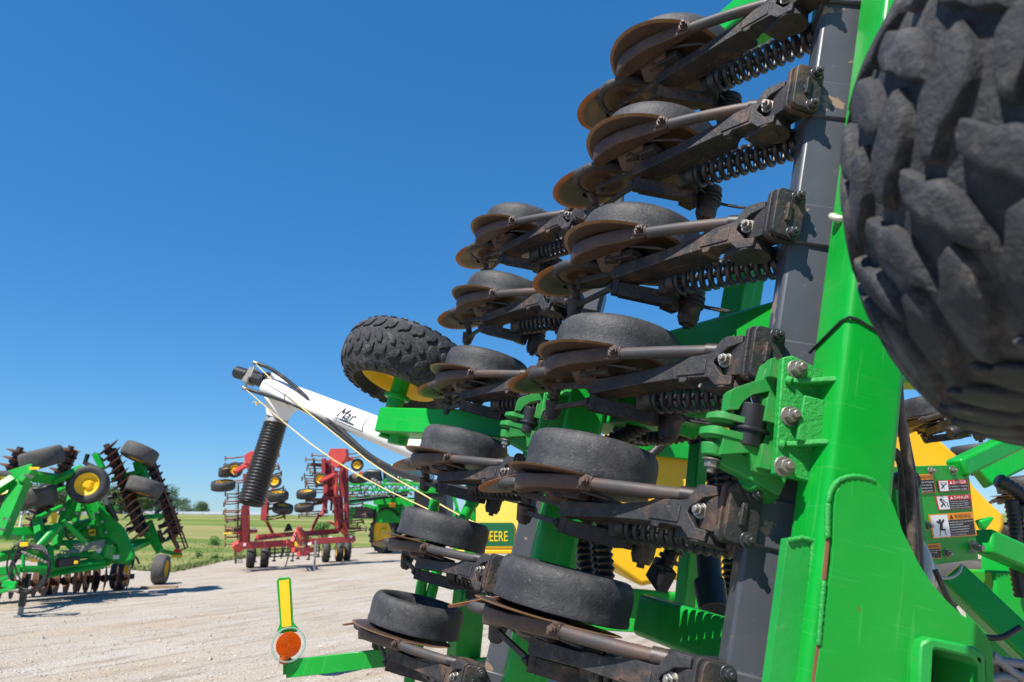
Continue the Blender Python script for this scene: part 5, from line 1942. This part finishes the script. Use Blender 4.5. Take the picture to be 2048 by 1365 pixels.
# ------------------------------------------------------------------ green crop sprayer behind it
SPR = thing('crop_sprayer', 'green self-propelled crop sprayer with folded booms and big yellow wheel, behind the red cultivator', 'sprayer', (-3.2, 38, 0))
SD = 37.0


def zs(X, Y, d=SD):
    return z8(X, Y, d)


wc = gnd(400 + 1048 / 2.843, 1107)
plain_wheel(SPR, Vector((wc.x, wc.y, 1.0)), (-.60, -.80, 0), 1.0, .55, M['yellow_rim'], tyre_m='tread', lugs=20, rimr=.74)
plain_wheel(SPR, Vector((wc.x + 4.2, wc.y - .6, 1.0)), (-.60, -.80, 0), 1.0, .55, M['yellow_rim'], tyre_m='tread', lugs=20, rimr=.74)
plain_wheel(SPR, Vector((wc.x + 2.0, wc.y + 3.4, 1.0)), (-.60, -.80, 0), 1.0, .55, M['yellow_rim'], tyre_m='tread', lugs=20, rimr=.74)
g = MB()
fd = [zs(958, 1085), zs(962, 990), zs(985, 930), zs(1030, 905), zs(1075, 915), zs(1110, 950)]
g.tube([p + Vector((.1, .5, .05)) for p in fd], .06, 8, smooth=2)
g.build('fender', M['black'], SPR, sharp=60)
# cab
def sb(name, mt, X0, Y0, X1, Y1, d=SD, th=1.6, bev=.05):
    g = MB()
    g.prism([zs(X0, Y1, d), zs(X1, Y1, d), zs(X1, Y0, d), zs(X0, Y0, d)], (.25, th, 0))
    return g.build(name, mt, SPR, bevel=bev)
cb = sb('cab', M['cab_glass'], 1042, 668, 1288, 752, SD, 1.7)
g = MB()
g.prism([zs(*p) for p in ((1022, 672), (1030, 656), (1125, 648), (1262, 652), (1288, 664), (1290, 676))], (.2, 1.7, 0))
g.build('cab_roof', M['green'], cb, bevel=.05)
g = MB()
for X in (1046, 1118, 1135, 1284):
    g.beam(zs(X, 665, SD - .04), zs(X, 755, SD - .04), .09, .08)
g.build('cab_pillar', M['black'], cb)
g = MB()
g.beam(zs(1125, 716, SD - .06), zs(1145, 716, SD - .06), .02, .25)
g.beam(zs(1150, 742, SD - .05), zs(1270, 742, SD - .05), .06, .08)
g.build('cab_label', M['decal_white'], cb)
g = MB()
g.hull([zs(X, Y, SD + dd) for X, Y in ((925, 700), (960, 678), (1030, 685), (1040, 750), (900, 752)) for dd in (.3, 2.2)])
g.build('solution_tank', M['black'], SPR, bevel=.12, seg=3)
sb('body', M['green'], 985, 838, 1190, 880, SD, 1.4)
sb('body', M['black'], 848, 890, 985, 960, SD + .3, 1.2)
sb('body', M['green'], 1000, 880, 1140, 985, SD + .6, .8)
sb('engine_hood', M['black'], 1215, 800, 1400, 960, SD - .2, 1.5)
sb('body', M['green'], 1180, 850, 1290, 1030, SD, .9)
sb('engine_hood', M['green'], 1240, 775, 1380, 815, SD - .3, 1.6)
# folded lattice booms
g = MB()
for y0, y1 in ((762, 770), (796, 800)):
    g.beam(zs(760, y0, SD - .7), zs(1345, y1, SD - 1.0), .10, .10)
n_ = 13
for k in range(n_):
    X0, X1 = 770 + k * 44, 770 + (k + 1) * 44
    g.beam(zs(X0, 798, SD - .75), zs((X0 + X1) / 2, 765, SD - .75), .06, .06)
    g.beam(zs((X0 + X1) / 2, 765, SD - .75), zs(X1, 798, SD - .75), .06, .06)
g.build('boom', M['green'], SPR, bevel=.01)
g = MB()
g.beam(zs(840, 845, SD - .6), zs(1190, 810, SD - .7), .12, .12)
g.beam(zs(760, 885, SD - .5), zs(1000, 850, SD - .5), .10, .10)
for k in range(9):
    g.beam(zs(850 + 38 * k, 842 - 4 * k, SD - .65), zs(868 + 38 * k, 810 - 2 * k, SD - .65), .05, .05)
    g.beam(zs(868 + 38 * k, 810 - 2 * k, SD - .65), zs(888 + 38 * k, 838 - 4 * k, SD - .65), .05, .05)
g.beam(zs(1140, 735, SD - .8), zs(1340, 800, SD - 1.0), .09, .09)
g.beam(zs(1060, 735, SD - .5), zs(1030, 790, SD - .5), .14, .14)
g.beam(zs(1000, 740, SD - .5), zs(1010, 800, SD - .5), .12, .12)
g.build('boom', M['green'], SPR, bevel=.01)
g = MB()
g.beam(zs(845, 862, SD - .5), zs(1180, 826, SD - .6), .06, .14)
g.build('boom_pipe', M['black'], SPR)
rn = random.Random(8)
noz = [((850 + k * 14, 838 + rn.uniform(-6, 10) - k * .9, SD - .8), rn.uniform(.04, .08)) for k in range(26)]
noz += [((X, Y, SD - .9), .12) for X, Y in ((985, 742), (1000, 750), (1290, 742), (1300, 750), (1020, 760), (940, 790), (1110, 786))]
for p_, r_ in noz:
    g = MB()
    g.ball(zs(*p_), r_, 8, 5)
    g.build('nozzle', M['zinc'], SPR)
g = MB()
g.beam(zs(1076, 882, SD - .3), zs(1110, 882, SD - .3), .02, .22)
g.build('warning_marker', M['decal_orange'], SPR)
for a, b_ in (((1140, 850), (1230, 960)), ((1440, 820), (1475, 950)), ((1460, 900), (1440, 960)), ((860, 900), (855, 1000)), ((880, 895), (870, 940)), ((930, 880), (1000, 900)), ((1100, 940), (1160, 990))):
    g = MB()
    g.beam(zs(*a, SD), zs(*b_, SD), .16, .16)
    g.build('frame_beam', M['green'], SPR, bevel=.02)
# ------------------------------------------------------------------ light, sky, camera
sc = bpy.context.scene
SUN_AZ, SUN_EL = R(219), R(58)               # clockwise from +Y, height above the horizon
to_sun = Vector((math.sin(SUN_AZ) * math.cos(SUN_EL), math.cos(SUN_AZ) * math.cos(SUN_EL), math.sin(SUN_EL)))
ld_ = bpy.data.lights.new('sun', 'SUN')
ld_.energy, ld_.angle, ld_.color = 5.0, R(.5), (1, .95, .87)
so = bpy.data.objects.new('sun', ld_)
so.rotation_euler = to_sun.to_track_quat('Z', 'Y').to_euler()
C.objects.link(so)

w = bpy.data.worlds.new('World')
sc.world = w
w.use_nodes = True
nt = w.node_tree
sky = nt.nodes.new('ShaderNodeTexSky')
sky.sky_type = 'NISHITA'
sky.sun_disc = False
sky.sun_elevation, sky.sun_rotation = SUN_EL, SUN_AZ
sky.altitude, sky.air_density, sky.dust_density, sky.ozone_density = 200, 1.0, .15, 5.0
k1 = nt.nodes.new('ShaderNodeVectorMath')
k1.operation = 'SCALE'
k1.inputs['Scale'].default_value = .2
gm = nt.nodes.new('ShaderNodeGamma')
gm.inputs[1].default_value = .66
tn = nt.nodes.new('ShaderNodeVectorMath')
tn.operation = 'MULTIPLY'
tn.inputs[1].default_value = (.74, .98, 1.24)
hs = nt.nodes.new('ShaderNodeHueSaturation')
hs.inputs['Saturation'].default_value = 1.24
hs.inputs['Value'].default_value = 4.2
nt.links.new(gm.outputs[0], tn.inputs[0])
nt.links.new(tn.outputs[0], hs.inputs['Color'])
nt.links.new(sky.outputs[0], k1.inputs[0])
nt.links.new(k1.outputs[0], gm.inputs[0])
nt.links.new(hs.outputs[0], nt.nodes['Background'].inputs[0])
nt.nodes['Background'].inputs[1].default_value = .088

cd = bpy.data.cameras.new('camera')
cd.sensor_width = 36
cd.lens = FPX / 2048 * 36
cd.clip_start, cd.clip_end = .05, 6000
cd.dof.use_dof = True
cd.dof.focus_distance = 2.5
cd.dof.aperture_fstop = 4.5
cam = bpy.data.objects.new('camera', cd)
cam.location = CAM
cam.rotation_euler = (PI / 2 + PITCH, 0, 0)
C.objects.link(cam)
sc.camera = cam
sc.view_settings.view_transform = 'Standard'
sc.view_settings.look = 'None'
sc.view_settings.exposure = .70
sc.view_settings.gamma = 1
